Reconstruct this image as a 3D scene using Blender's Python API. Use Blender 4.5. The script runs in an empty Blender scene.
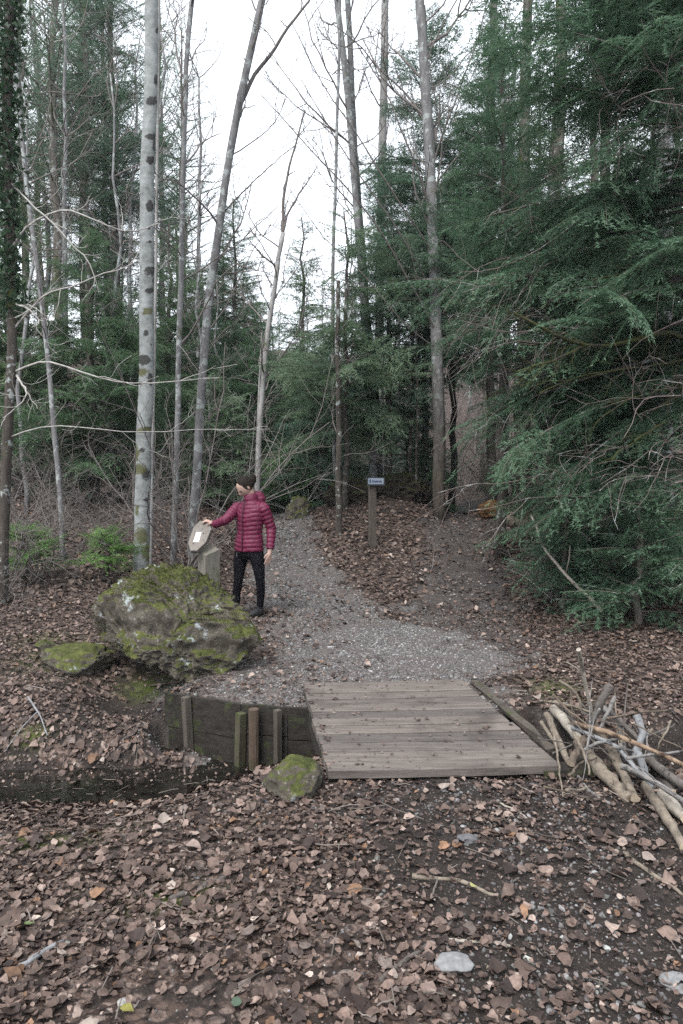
import bpy, math, random
import numpy as np
from mathutils import Vector, noise as mnoise

random.seed(7)
RNG = np.random.default_rng(7)
SC = bpy.context.scene
COL = SC.collection
R = math.radians
W_PX, H_PX, F_PX = 683, 1024, 683.0
CAM_Z = 1.6
PITCH = math.atan(32 / 683)

# ------------------------------------------------------------------ helpers
def tag(o, label=None, cat=None, group=None, kind=None):
    if label: o['label'] = label
    if cat: o['category'] = cat
    if group: o['group'] = group
    if kind: o['kind'] = kind
    return o

def empty(name, loc, label=None, cat=None, group=None):
    o = bpy.data.objects.new(name, None)
    COL.objects.link(o)
    o.location = tuple(float(c) for c in loc)
    o.empty_display_size = 0.2
    return tag(o, label, cat, group)

def make_mesh(name, V, faces, smooth=False, col=None, attrs=None):
    """V (N,3); faces: list of (M,k) integer arrays."""
    V = np.asarray(V, dtype=np.float32)
    if not isinstance(faces, (list, tuple)): faces = [faces]
    faces = [np.asarray(f, dtype=np.int32) for f in faces if len(f)]
    me = bpy.data.meshes.new(name)
    me.vertices.add(len(V)); me.vertices.foreach_set('co', V.ravel())
    loops = np.concatenate([f.ravel() for f in faces])
    tot = np.concatenate([np.full(len(f), f.shape[1], dtype=np.int32) for f in faces])
    start = np.concatenate([[0], np.cumsum(tot)[:-1]]).astype(np.int32)
    me.loops.add(len(loops)); me.loops.foreach_set('vertex_index', loops)
    me.polygons.add(len(tot)); me.polygons.foreach_set('loop_start', start)
    try: me.polygons.foreach_set('loop_total', tot)
    except Exception: pass
    me.polygons.foreach_set('use_smooth', np.full(len(tot), smooth))
    if col is not None:
        a = me.color_attributes.new('Col', 'FLOAT_COLOR', 'POINT')
        c = np.ones((len(V), 4), dtype=np.float32); c[:, :3] = col
        a.data.foreach_set('color', c.ravel())
    me.update(calc_edges=True)
    me.validate()
    return me

def obj(name, V, faces, mat, parent=None, smooth=False, col=None, origin=None):
    V = np.asarray(V, dtype=np.float64)
    if origin is not None: V = V - np.asarray(origin)
    me = make_mesh(name, V, faces, smooth, col)
    o = bpy.data.objects.new(name, me)
    if mat is not None: me.materials.append(mat)
    COL.objects.link(o)
    if parent is not None: o.parent = parent
    elif origin is not None: o.location = tuple(float(c) for c in origin)
    return o

class Acc:
    """collects vertices and faces of one mesh"""
    def __init__(s): s.V = []; s.F = {}; s.n = 0; s.C = []
    def add(s, V, *faces, col=None):
        V = np.asarray(V, dtype=np.float64)
        s.V.append(V)
        for f in faces:
            f = np.asarray(f, dtype=np.int64)
            if len(f): s.F.setdefault(f.shape[1], []).append(f + s.n)
        s.n += len(V)
        if col is not None: s.C.append(np.broadcast_to(np.asarray(col, dtype=np.float64), (len(V), 3)))
        return s
    def arrays(s):
        return np.concatenate(s.V), [np.concatenate(f) for f in s.F.values()]
    def build(s, name, mat, parent=None, smooth=False, origin=None):
        V, F = s.arrays()
        return obj(name, V, F, mat, parent, smooth, np.concatenate(s.C) if s.C else None, origin)

def norm(v):
    v = np.asarray(v, dtype=float)
    return v / (np.linalg.norm(v, axis=-1, keepdims=True) + 1e-12)

def tube(P, r, sides=6, cap=True, jitter=0.0, rng=RNG):
    P = np.asarray(P, dtype=float); n = len(P)
    r = np.broadcast_to(np.asarray(r, dtype=float), (n,))
    T = np.gradient(P, axis=0); T = norm(T)
    ref = np.array([0, 0, 1.0]) if abs(T[0, 2]) < 0.9 else np.array([1.0, 0, 0])
    u = norm(np.cross(ref, T[0]))
    U = np.empty_like(P)
    for i in range(n):
        u = u - T[i] * np.dot(u, T[i]); u = u / (np.linalg.norm(u) + 1e-12); U[i] = u
    Vv = np.cross(T, U)
    a = np.linspace(0, 2 * np.pi, sides, endpoint=False)
    rr = r[:, None] * (1 + (rng.normal(0, jitter, (n, sides)) if jitter else 0))
    ring = P[:, None, :] + rr[..., None] * (np.cos(a)[None, :, None] * U[:, None, :] + np.sin(a)[None, :, None] * Vv[:, None, :])
    V = ring.reshape(-1, 3)
    i = np.arange(n - 1)[:, None] * sides; j = np.arange(sides)[None, :]; k = (j + 1) % sides
    Q = np.stack([i + j, i + k, i + sides + k, i + sides + j], -1).reshape(-1, 4)
    tris = []
    if cap:
        V = np.concatenate([V, P[:1], P[-1:]])
        c0, c1 = n * sides, n * sides + 1
        jj = np.arange(sides); kk = (jj + 1) % sides
        tris = np.concatenate([np.stack([kk, jj, np.full(sides, c0)], -1),
                               np.stack([jj + (n - 1) * sides, kk + (n - 1) * sides, np.full(sides, c1)], -1)])
    return V, Q, tris

def resample(P, n, wob=0.0, rng=RNG):
    """Catmull-like smooth resampling of a polyline"""
    P = np.asarray(P, dtype=float)
    d = np.concatenate([[0], np.cumsum(np.linalg.norm(np.diff(P, axis=0), axis=1))])
    t = np.linspace(0, d[-1], n)
    out = np.stack([np.interp(t, d, P[:, k]) for k in range(P.shape[1])], -1)
    if len(P) > 2:
        for _ in range(max(1, n // 10)):
            out[1:-1] = 0.25 * out[:-2] + 0.5 * out[1:-1] + 0.25 * out[2:]
    if wob:
        w = rng.normal(0, wob, out.shape); w[0] = 0
        w[1:-1] = (w[:-2] + w[1:-1] + w[2:]) / 2
        out = out + w
    return out

def box(cx, cy, cz, sx, sy, sz, rz=0):
    v = np.array([[x, y, z] for x in (-.5, .5) for y in (-.5, .5) for z in (-.5, .5)]) * [sx, sy, sz]
    c, s = math.cos(rz), math.sin(rz)
    v = np.stack([v[:, 0] * c - v[:, 1] * s, v[:, 0] * s + v[:, 1] * c, v[:, 2]], -1) + [cx, cy, cz]
    f = np.array([[0, 1, 3, 2], [4, 6, 7, 5], [0, 4, 5, 1], [2, 3, 7, 6], [0, 2, 6, 4], [1, 5, 7, 3]])
    return v, f

def ss(a, b, x):
    t = np.clip((np.asarray(x, dtype=float) - a) / (b - a), 0, 1)
    return t * t * (3 - 2 * t)

_perm = np.random.default_rng(3).random((256, 256))
def vnoise(x, y):
    x = np.asarray(x, dtype=float); y = np.asarray(y, dtype=float)
    xi = np.floor(x).astype(int); yi = np.floor(y).astype(int)
    fx = x - xi; fy = y - yi
    fx = fx * fx * (3 - 2 * fx); fy = fy * fy * (3 - 2 * fy)
    g = lambda a, b: _perm[a & 255, b & 255]
    return (g(xi, yi) * (1 - fx) + g(xi + 1, yi) * fx) * (1 - fy) + (g(xi, yi + 1) * (1 - fx) + g(xi + 1, yi + 1) * fx) * fy
def fbm(x, y, o=4):
    s = 0; a = 0.5
    for k in range(o):
        s = s + a * vnoise(x * 2 ** k + 17 * k, y * 2 ** k + 31 * k); a *= 0.5
    return s - 0.47

# ------------------------------------------------------------------ camera rays
_fw = np.array([0, math.cos(PITCH), -math.sin(PITCH)]); _up = np.array([0, math.sin(PITCH), math.cos(PITCH)])
def ray(u, v): return np.array([(u - W_PX / 2) / F_PX, 0, 0]) + _up * ((H_PX / 2 - v) / F_PX) + _fw
def PY(u, v, y):
    d = ray(u, v); t = y / d[1]
    return np.array([t * d[0], y, CAM_Z + t * d[2]])
def project(P):
    d = np.asarray(P) - [0, 0, CAM_Z]; zc = d @ _fw
    return W_PX / 2 + F_PX * d[..., 0] / zc, H_PX / 2 - F_PX * (d @ _up) / zc
def PZ(u, v, z):
    d = ray(u, v); t = (z - CAM_Z) / d[2]
    return np.array([t * d[0], t * d[1], z])

# ------------------------------------------------------------------ terrain
def y_stream(x): return np.interp(x, [-12, -6, -2.2, -0.9, -0.2, 0.6, 1.6, 3, 6, 14], [4.9, 4.7, 4.42, 4.52, 4.42, 4.25, 4.05, 4.3, 4.8, 5.5])
def y_wall(x): return np.interp(x, [-1.5, -1.28, -0.675, -0.25, 1.3], [5.2, 5.08, 4.82, 4.74, 4.66])
WATER_Z = -0.43
def H(x, y):
    x = np.asarray(x, dtype=float); y = np.asarray(y, dtype=float)
    yc = y_stream(x)
    wl = 0.42 + 1.38 * ss(0.0, -1.2, x) - 0.30 * ss(.9, 1.2, x) * ss(2.6, 2.0, x)
    eo = lambda a, b, q: np.sin(np.clip((q - a) / (b - a), 0, 1) * np.pi / 2)
    n0 = yc - 0.02 - 0.26 * ss(-1.0, 0.9, x)
    near = eo(n0, n0 - wl, y)
    hw = np.where((x > -1.30) & (x < 1.25), 1.0, 0.0)
    far_slope = eo(yc + 0.10, yc + 1.25 - 0.80 * ss(1.1, 1.4, x) * ss(3.0, 2.2, x), y)
    yw = y_wall(x)
    far_wall = ss(yw - 0.02, yw + 0.05, y)
    k = ss(-1.5, -1.28, x) * ss(1.45, 1.2, x)
    far = far_slope * (1 - k) + far_wall * k
    z = -0.56 * (1 - np.clip(near + far, 0, 1))
    z = z + 0.03 * fbm(x * 0.9, y * 0.9) * 2 + 0.012 * fbm(x * 4, y * 4) * 2
    # hollow of bare earth beside the boulder
    z = z - 0.27 * np.exp(-(((x + 1.72) / 0.42) ** 2 + ((y - 5.55) / 0.42) ** 2))
    z = z + 0.20 * np.exp(-(((x + 1.15) / 0.34) ** 2 + ((y - 4.86) / 0.20) ** 2)) * (y < y_wall(x) - .01)
    # rise to the back, to the left
    z = z + 0.80 * ss(8.3, 14.0, y) - 0.25 * ss(14, 17.5, y) * ss(-3, 1, x)
    z = z + 0.42 * ss(-1.3, -3.6, x) * ss(5.6, 9.5, y)
    z = z + 0.25 * ss(2.2, 4.5, x) * ss(5.0, 8.5, y)
    z = z + 0.42 * np.exp(-(((x - 0.75) / 1.35) ** 2 + ((y - 13.7) / 1.6) ** 2))
    z = z - 0.10 * np.exp(-(((x - 2.35) / 0.7) ** 2 + ((y - 13.0) / 2.5) ** 2))
    z = z + 10.0 * ss(17, 55, y) + 1.5 * ss(30, 80, np.abs(x))
    z = z + ss(8, 20, np.hypot(x, y)) * 0.5 * fbm(x * 0.22, y * 0.22) * 2
    return z
def onG(u, v, dz=0.0):
    d = ray(u, v)
    ys = np.arange(1.2, 60, 0.02)
    P = np.stack([ys * d[0] / d[1], ys, CAM_Z + ys * d[2] / d[1]], -1)
    hit = np.nonzero(P[:, 2] < H(P[:, 0], P[:, 1]) + dz)[0]
    return P[hit[0]] if len(hit) else P[-1]
def base_at(u, y):
    x = (u - W_PX / 2) / F_PX * y
    return np.array([x, y, float(H(x, y))])

def seg_dist(x, y, pts):
    """distance to a polyline of (x, y, halfwidth) divided by halfwidth"""
    best = np.full(np.shape(x), 1e9)
    for (ax, ay, aw), (bx, by, bw) in zip(pts[:-1], pts[1:]):
        dx, dy = bx - ax, by - ay
        t = np.clip(((x - ax) * dx + (y - ay) * dy) / (dx * dx + dy * dy), 0, 1)
        d = np.hypot(x - ax - t * dx, y - ay - t * dy) / (aw + t * (bw - aw))
        best = np.minimum(best, d)
    return best
PATH_MAIN = [(0.25, 5.0, 1.25), (0.1, 6.4, 1.25), (-0.3, 8.2, 0.95), (-0.75, 10.2, 0.7), (-1.0, 12.5, 0.55), (-1.6, 16, 0.5), (-3, 22, .5)]
PATH_SIDE = [(0.9, 6.5, 0.9), (1.6, 9.0, 0.8), (2.15, 12.0, 0.6), (2.7, 15, 0.6), (4.0, 20, 0.6)]
PATH_NEAR = [(0.9, 3.9, 0.7), (1.0, 2.8, 0.9), (1.3, 1.4, 1.1), (1.5, -2, 1.2)]
def masks(x, y):
    n = fbm(x * 1.3, y * 1.3) * 1.3 + fbm(x * 5, y * 5) * 0.9 + fbm(x * 16, y * 16) * 0.5
    grav = ss(1.15, 0.65, seg_dist(x, y, PATH_MAIN) + n)
    side = ss(1.2, 0.6, seg_dist(x, y, PATH_SIDE) + n)
    near = ss(1.25, 0.55, seg_dist(x, y, PATH_NEAR) + n)
    return grav, side, near
EXPOSURE = 1.5
HAZE = 0.0007
DENOISE = False
# ------------------------------------------------------------------ materials
class NB:
    def __init__(s, name, rough=0.9, spec=0.25):
        s.m = bpy.data.materials.new(name); s.m.use_nodes = True
        s.t = s.m.node_tree; s.b = s.t.nodes['Principled BSDF']
        s.b.inputs['Roughness'].default_value = rough
        s.b.inputs['Specular IOR Level'].default_value = spec
    def n(s, typ, **kw):
        nd = s.t.nodes.new(typ)
        for k, v in kw.items():
            if k in nd.inputs.keys() if hasattr(nd.inputs, 'keys') else False: nd.inputs[k].default_value = v
            else: setattr(nd, k, v)
        return nd
    def l(s, a, b): s.t.links.new(a, b)
    def coord(s, which='Object', scale=(1, 1, 1)):
        c = s.n('ShaderNodeTexCoord'); mp = s.n('ShaderNodeMapping')
        mp.inputs['Scale'].default_value = scale
        s.l(c.outputs[which], mp.inputs['Vector']); return mp.outputs['Vector']
    def noise(s, vec, scale, detail=5, rough=0.6, dist=0.0):
        t = s.n('ShaderNodeTexNoise'); t.inputs['Scale'].default_value = scale
        t.inputs['Detail'].default_value = detail; t.inputs['Roughness'].default_value = rough
        t.inputs['Distortion'].default_value = dist
        s.l(vec, t.inputs['Vector']); return t.outputs['Fac']
    def voro(s, vec, scale, feature='F1', out='Distance', rnd=1.0):
        t = s.n('ShaderNodeTexVoronoi'); t.feature = feature
        t.inputs['Scale'].default_value = scale; t.inputs['Randomness'].default_value = rnd
        s.l(vec, t.inputs['Vector']); return t.outputs[out]
    def ramp(s, fac, stops, interp='LINEAR'):
        r = s.n('ShaderNodeValToRGB'); e = r.color_ramp.elements; r.color_ramp.interpolation = interp
        while len(e) < len(stops): e.new(0.5)
        for q, (p, c) in zip(e, stops):
            q.position = p; q.color = (*c, 1) if len(c) == 3 else c
        s.l(fac, r.inputs['Fac']); return r.outputs['Color']
    def step(s, fac, a, b):
        r = s.n('ShaderNodeMapRange'); r.interpolation_type = 'SMOOTHSTEP'
        r.inputs['From Min'].default_value = a; r.inputs['From Max'].default_value = b
        s.l(fac, r.inputs['Value']); return r.outputs['Result']
    def mix(s, fac, a, b, mode='MIX'):
        x = s.n('ShaderNodeMix'); x.data_type = 'RGBA'; x.blend_type = mode
        for sock, val in ((x.inputs[0], fac), (x.inputs[6], a), (x.inputs[7], b)):
            if hasattr(val, 'is_output'): s.l(val, sock)
            elif isinstance(val, (int, float)): sock.default_value = val
            else: sock.default_value = (*val, 1)
        return x.outputs[2]
    def math(s, op, a, b=0.0):
        x = s.n('ShaderNodeMath'); x.operation = op
        for sock, val in ((x.inputs[0], a), (x.inputs[1], b)):
            if hasattr(val, 'is_output'): s.l(val, sock)
            else: sock.default_value = val
        return x.outputs[0]
    def attr(s, name, out='Color'):
        a = s.n('ShaderNodeAttribute'); a.attribute_name = name; return a.outputs[out]
    def sep(s, c):
        x = s.n('ShaderNodeSeparateColor'); s.l(c, x.inputs[0]); return x.outputs
    def normal_z(s):
        g = s.n('ShaderNodeNewGeometry'); x = s.n('ShaderNodeSeparateXYZ'); s.l(g.outputs['Normal'], x.inputs[0]); return x.outputs['Z']
    def island(s):
        return s.n('ShaderNodeNewGeometry').outputs['Random Per Island']
    def objrand(s):
        return s.n('ShaderNodeObjectInfo').outputs['Random']
    def color(s, c): 
        if hasattr(c, 'is_output'): s.l(c, s.b.inputs['Base Color'])
        else: s.b.inputs['Base Color'].default_value = (*c, 1)
    def bump(s, h, strength=0.5, dist=0.02):
        b = s.n('ShaderNodeBump'); b.inputs['Strength'].default_value = strength; b.inputs['Distance'].default_value = dist
        s.l(h, b.inputs['Height']); s.l(b.outputs['Normal'], s.b.inputs['Normal'])

def mat_needles(name, c_dark, c_mid, c_light, trans=0.42):
    k = NB(name, 0.6, 0.35)
    v = k.coord('Object')
    n = k.noise(v, 5.0, 4, 0.7)
    i = k.island()
    f = k.math('ADD', k.math('MULTIPLY', n, 0.95), k.math('MULTIPLY', i, 0.22))
    c = k.ramp(f, [(0.3, c_dark), (0.55, c_mid), (0.85, c_light)])
    # each tree its own tint
    t = k.ramp(k.objrand(), [(0, (0.82, 0.92, 0.95)), (0.5, (1, 1, 1)), (1, (1.12, 1.05, 0.9))])
    c = k.mix(1.0, c, t, 'MULTIPLY'); k.color(c)
    tr = k.n('ShaderNodeBsdfTranslucent'); k.l(c, tr.inputs['Color'])
    mx = k.n('ShaderNodeMixShader'); mx.inputs[0].default_value = trans
    k.l(k.b.outputs[0], mx.inputs[1]); k.l(tr.outputs[0], mx.inputs[2])
    k.l(mx.outputs[0], k.t.nodes['Material Output'].inputs['Surface'])
    return k.m

def mat_bark(name, c1, c2, moss=0.0, lichen=0.0, sc=6.0, mossc=(0.06, 0.075, 0.02), bump=0.6, foot=False):
    k = NB(name, 0.95, 0.1)
    v = k.coord('Object', (1, 1, 0.22))
    n = k.noise(v, sc * 3, 6, 0.7)
    c = k.ramp(n, [(0.3, c1), (0.68, c2)])
    v2 = k.coord('Object')
    if lichen:
        l = k.step(k.noise(v2, 7, 4, 0.65), 0.62 - 0.2 * lichen, 0.70 - 0.2 * lichen)
        c = k.mix(k.math('MULTIPLY', l, 0.75), c, (0.34, 0.37, 0.36))
    if moss:
        ms = k.step(k.noise(v2, 2.6, 5, 0.7), 0.66 - 0.3 * moss, 0.78 - 0.3 * moss)
        c = k.mix(k.math('MULTIPLY', ms, 0.85), c, mossc)
    if foot:      # colour turns darker and browner low on the trunk
        z = k.n('ShaderNodeSeparateXYZ'); k.l(v2, z.inputs[0])
        c = k.mix(k.step(k.math('ADD', z.outputs['Z'], k.math('MULTIPLY', k.noise(v2, 2, 5, .7), 3)), 5.5, 2.0), c, k.ramp(n, [(.3, (.028, .024, .020)), (.7, (.085, .072, .058))]))
    k.color(c)
    k.bump(n, bump, 0.02)
    return k.m

def mat_ground():
    k = NB('forest_floor', 0.95, 0.2)
    v = k.coord('Object')
    m = k.sep(k.attr('Col'))                     # R gravel, G bare soil, B moss
    # dark humus with fine crumbs
    n1 = k.noise(v, 9, 8, 0.72); n2 = k.noise(v, 90, 4, 0.7)
    soil = k.ramp(n1, [(0.25, (0.011, 0.009, 0.008)), (0.55, (0.027, 0.022, 0.0195)), (0.8, (0.050, 0.041, 0.036))])
    soil = k.mix(k.step(n2, 0.58, 0.70), soil, (0.15, 0.13, 0.125))
    # leaf litter: overlapping cells, each with its own leaf colour
    def litter(scale, rot):
        vv = k.coord('Object', (1, 1.25, 1))
        w = k.n('ShaderNodeMapping'); w.inputs['Rotation'].default_value = (0, 0, rot); k.l(vv, w.inputs['Vector'])
        t = k.n('ShaderNodeTexVoronoi'); t.inputs['Scale'].default_value = scale; k.l(w.outputs[0], t.inputs['Vector'])
        r = k.sep(t.outputs['Color'])
        col = k.ramp(r[0], [(0, (0.035, 0.024, 0.020)), (0.35, (0.074, 0.051, 0.041)), (0.7, (0.130, 0.095, 0.080)), (1, (0.205, 0.162, 0.140))])
        return col, t.outputs['Distance'], r[1]
    ca, da, ra = litter(17, 0.3); cb, db, rb = litter(23, 1.1)
    leaf = k.mix(k.step(ra, 0.45, 0.5), ca, cb)
    leaf = k.mix(k.step(da, 0.42, 0.62), leaf, (0.03, 0.023, 0.02))
    cover = k.step(k.math('ADD', k.noise(v, 3.5, 5, 0.7), k.math('MULTIPLY', m[1], -0.35)), 0.34, 0.42)
    c = k.mix(cover, soil, leaf)
    # gravel on the path
    t = k.n('ShaderNodeTexVoronoi'); t.inputs['Scale'].default_value = 75; k.l(v, t.inputs['Vector'])
    g = k.ramp(k.sep(t.outputs['Color'])[0], [(0, (0.055, 0.050, 0.048)), (0.5, (0.150, 0.140, 0.135)), (0.85, (0.24, 0.228, 0.222)), (1, (0.38, 0.37, 0.365))])
    g = k.mix(k.step(t.outputs['Distance'], 0.35, 0.65), g, (0.05, 0.045, 0.043))
    dirt = k.ramp(n1, [(0.3, (0.07, 0.058, 0.053)), (0.7, (0.14, 0.12, 0.112))])
    g = k.mix(k.step(k.noise(v, 1.7, 6, 0.75), 0.42, 0.56), g, dirt)
    c = k.mix(m[0], c, g)
    ms = k.math('MULTIPLY', m[2], k.step(k.noise(v, 14, 5, 0.7), 0.40, 0.52))
    mossc = k.ramp(n2, [(0.3, (0.030, 0.042, 0.010)), (0.7, (0.085, 0.105, 0.025))])
    c = k.mix(ms, c, mossc)
    k.color(c)
    hgt = k.math('ADD', k.math('MULTIPLY', da, -0.6), k.math('ADD', k.math('MULTIPLY', t.outputs['Distance'], -0.5), k.math('MULTIPLY', n2, 0.6)))
    k.bump(hgt, 0.8, 0.02)
    return k.m

def mat_rock():
    k = NB('mossy_conglomerate', 0.93, 0.2)
    v = k.coord('Object')
    n = k.noise(v, 5, 8, 0.75); nf = k.noise(v, 34, 5, 0.75)
    rock = k.ramp(n, [(0.28, (0.026, 0.023, 0.019)), (0.5, (0.074, 0.065, 0.051)), (0.75, (0.170, 0.152, 0.126))])
    rock = k.mix(k.step(nf, 0.56, 0.70), rock, (0.24, 0.225, 0.20))
    rock = k.mix(k.step(nf, 0.44, 0.33), rock, (0.040, 0.036, 0.030))
    # pale lichen patches
    lc = k.math('MULTIPLY', k.step(k.noise(v, 5.2, 3, 0.6), 0.605, 0.66), k.step(nf, 0.40, 0.54))
    # moss keeps to what faces the sky, broken by noise
    mz = k.math('ADD', k.math('MULTIPLY', k.normal_z(), 1.05), k.math('MULTIPLY', k.math('SUBTRACT', k.noise(v, 2.6, 5, 0.62), 0.5), 3.0))
    mo = k.step(mz, 0.40, 0.62)
    mossc = k.ramp(k.noise(v, 16, 5, 0.7), [(0.28, (0.016, 0.020, 0.007)), (0.48, (0.050, 0.057, 0.017)), (0.70, (0.110, 0.114, 0.036))])
    c = k.mix(mo, rock, mossc)
    c = k.mix(k.math('MULTIPLY', lc, 0.85), c, (0.33, 0.36, 0.37))
    k.color(c)
    k.bump(k.math('ADD', n, k.math('MULTIPLY', nf, 0.6)), 0.7, 0.03)
    return k.m

def mat_vcol(name, rough=0.85, spec=0.2, var=0.25, sc=60):
    k = NB(name, rough, spec)
    v = k.coord('Object'); n = k.noise(v, sc, 4, 0.7)
    sh = k.ramp(n, [(0.3, (1 - var,) * 3), (0.7, (1 + var,) * 3)])
    k.color(k.mix(1.0, k.attr('Col'), sh, 'MULTIPLY'))
    return k.m

def mat_wood(name, c1, c2, axis=(1, 1, 1), sc=12, dark=(0.05, 0.045, 0.04), green=0.0, rough=0.9):
    """weathered timber, grain stretched along one axis; every island its own shade"""
    k = NB(name, rough, 0.2)
    v = k.coord('Object', axis)
    n = k.noise(v, sc, 7, 0.72, 0.4); nf = k.noise(v, sc * 4, 4, 0.7)
    c = k.ramp(n, [(0.25, c1), (0.7, c2)])
    c = k.mix(k.step(nf, 0.60, 0.72), c, dark)
    v2 = k.coord('Object')
    blot = k.noise(v2, 3.2, 4, 0.6)
    c = k.mix(k.math('MULTIPLY', k.step(blot, 0.50, 0.75), 0.55), c, tuple(0.55 * q for q in c1))
    kn = k.n('ShaderNodeTexVoronoi'); kn.inputs['Scale'].default_value = 7.5; k.l(v2, kn.inputs['Vector'])
    c = k.mix(k.math('MULTIPLY', k.step(k.math('ADD', kn.outputs['Distance'], k.math('MULTIPLY', nf, .10)), .16, .10), .8), c, (.018, .015, .013))
    tone = k.ramp(k.island(), [(0, (0.68, 0.68, 0.69)), (1, (1.18, 1.15, 1.11))])
    c = k.mix(1.0, c, tone, 'MULTIPLY')
    if green:
        c = k.mix(k.math('MULTIPLY', k.step(k.noise(v2, 5, 5, 0.7), 0.62 - 0.25 * green, 0.75 - 0.2 * green), 0.8), c, (0.045, 0.06, 0.018))
    k.color(c)
    k.bump(k.math('ADD', n, nf), 0.5, 0.006)
    return k.m

def mat_plain(name, c, rough=0.8, spec=0.3, var=0.15, sc=30, bump=0.0):
    k = NB(name, rough, spec)
    v = k.coord('Object'); n = k.noise(v, sc, 4, 0.65)
    k.color(k.ramp(n, [(0.3, tuple(q * (1 - var) for q in c)), (0.7, tuple(q * (1 + var) for q in c))]))
    if bump: k.bump(n, bump, 0.01)
    return k.m

def mat_birch():
    k = NB('pale_aspen_bark', 0.85, 0.2)
    v = k.coord('Object'); vs = k.coord('Object', (1, 1, 0.5)); vh = k.coord('Object', (1, 1, 5))
    n = k.noise(v, 7, 6, 0.7)
    c = k.ramp(n, [(0.25, (0.085, 0.090, 0.086)), (0.45, (0.20, 0.212, 0.208)), (0.72, (0.33, 0.348, 0.344))])
    c = k.mix(k.math('MULTIPLY', k.step(k.noise(vh, 9, 3, 0.6), 0.60, 0.72), 0.6), c, (0.13, 0.13, 0.12))
    m = k.sep(k.attr('Col'))            # R eye marks, G moss
    edge = k.math('MULTIPLY', k.math('SUBTRACT', k.noise(k.coord('Object', (1, 1, 1.5)), 15, 6, .8), .5), 2.6)
    c = k.mix(k.math('MULTIPLY', k.step(k.math('ADD', m[0], edge), .40, .68), .92), c, (0.028, 0.026, 0.024))
    ms = k.step(k.math('ADD', m[1], edge), .35, .75)
    c = k.mix(k.math('MULTIPLY', ms, .85), c, (0.075, 0.075, 0.022))
    k.color(c); k.bump(n, 0.4, 0.015)
    return k.m

def mat_water():
    k = NB('stream_water', 0.03, 1.0); k.b.inputs['IOR'].default_value = 1.6
    k.color(k.ramp(k.noise(k.coord('Object', (.6, 2, 1)), 5, 6, 0.7), [(0.35, (0.004, 0.0036, 0.003)), (0.7, (0.016, 0.0145, 0.012))]))
    k.bump(k.noise(k.coord('Object', (1, 3, 1)), 7, 3, 0.5), 0.10, 0.02)
    return k.m

MAT = dict(
    ground=mat_ground(), rock=mat_rock(), birch=mat_birch(), water=mat_water(),
    leaf=mat_vcol('dead_leaf', 0.7, 0.3, 0.30, 90), stone=mat_vcol('gravel_stone', 0.85, 0.25, 0.15, 150), twig=mat_vcol('dead_twig', 0.9, 0.15, 0.25, 60),
    needle_near=mat_needles('fir_needles', (0.022, 0.052, 0.027), (0.070, 0.130, 0.072), (0.165, 0.242, 0.158)),
    needle_blue=mat_needles('yew_needles', (0.046, 0.090, 0.056), (0.102, 0.170, 0.110), (0.180, 0.262, 0.180)),
    needle_dark=mat_needles('spruce_needles', (0.040, 0.080, 0.042), (0.084, 0.148, 0.076), (0.145, 0.220, 0.110)),
    needle_young=mat_needles('young_fir_needles', (0.050, 0.130, 0.036), (0.115, 0.235, 0.070), (0.190, 0.340, 0.110)),
    ivy=mat_needles('ivy_leaves', (0.010, 0.026, 0.012), (0.024, 0.052, 0.024), (0.060, 0.100, 0.055)),
    bark_dark=mat_bark('dark_bark', (0.030, 0.026, 0.023), (0.085, 0.074, 0.064), moss=0.35, lichen=0.3),
    bark_pine=mat_bark('grey_brown_bark', (0.055, 0.048, 0.043), (0.155, 0.138, 0.120), moss=0.45, lichen=0.3),
    bark_grey=mat_bark('smooth_grey_bark', (0.085, 0.082, 0.083), (0.215, 0.211, 0.213), moss=0.15, lichen=0.5, sc=4, bump=0.3),
    bark_stout=mat_bark('grey_bark_brown_foot', (0.085, 0.082, 0.083), (0.215, 0.211, 0.213), moss=0.2, lichen=0.4, sc=4, bump=0.4, foot=True),
    bark_pale=mat_bark('pale_bark', (0.17, 0.165, 0.16), (0.34, 0.33, 0.32), moss=0.2, lichen=0.3, sc=4, bump=0.3),
    bark_red=mat_bark('reddish_bark', (0.085, 0.066, 0.060), (0.19, 0.155, 0.145), moss=0.1, lichen=0.35),
    twig_grey=mat_bark('bare_twig', (0.085, 0.074, 0.068), (0.20, 0.18, 0.17), sc=8, bump=0.1),
    twig_pale=mat_bark('pale_bare_twig', (0.20, 0.19, 0.18), (0.40, 0.385, 0.36), sc=8, bump=0.1),
    mossbranch=mat_bark('mossy_branch', (0.030, 0.026, 0.022), (0.075, 0.066, 0.055), moss=0.85, mossc=(0.045, 0.050, 0.014)),
    deck=mat_wood('weathered_decking', (0.064, 0.055, 0.050), (0.170, 0.150, 0.138), (0.5, 5, 5), 5.5),
    board=mat_wood('stained_boards', (0.009, 0.008, 0.007), (0.040, 0.035, 0.031), (0.6, 4, 4), 6, green=0.35),
    stake=mat_wood('weathered_stake', (0.040, 0.035, 0.030), (0.105, 0.092, 0.079), (4, 4, 0.5), 7, green=0.2),
    stake_orange=mat_wood('barked_stake', (0.050, 0.037, 0.029), (0.110, 0.082, 0.063), (4, 4, 0.5), 7, green=0.3),
    stake_moss=mat_wood('mossy_stake', (0.040, 0.036, 0.026), (0.090, 0.082, 0.056), (4, 4, 0.5), 7, green=.7),
    panel=mat_wood('grey_panel_wood', (0.095, 0.087, 0.08), (0.19, 0.175, 0.162), (4, 4, 0.7), 6),
    post=mat_wood('grey_post_wood', (0.095, 0.090, 0.078), (0.19, 0.18, 0.155), (4, 4, 0.5), 7, green=0.35),
)
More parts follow.
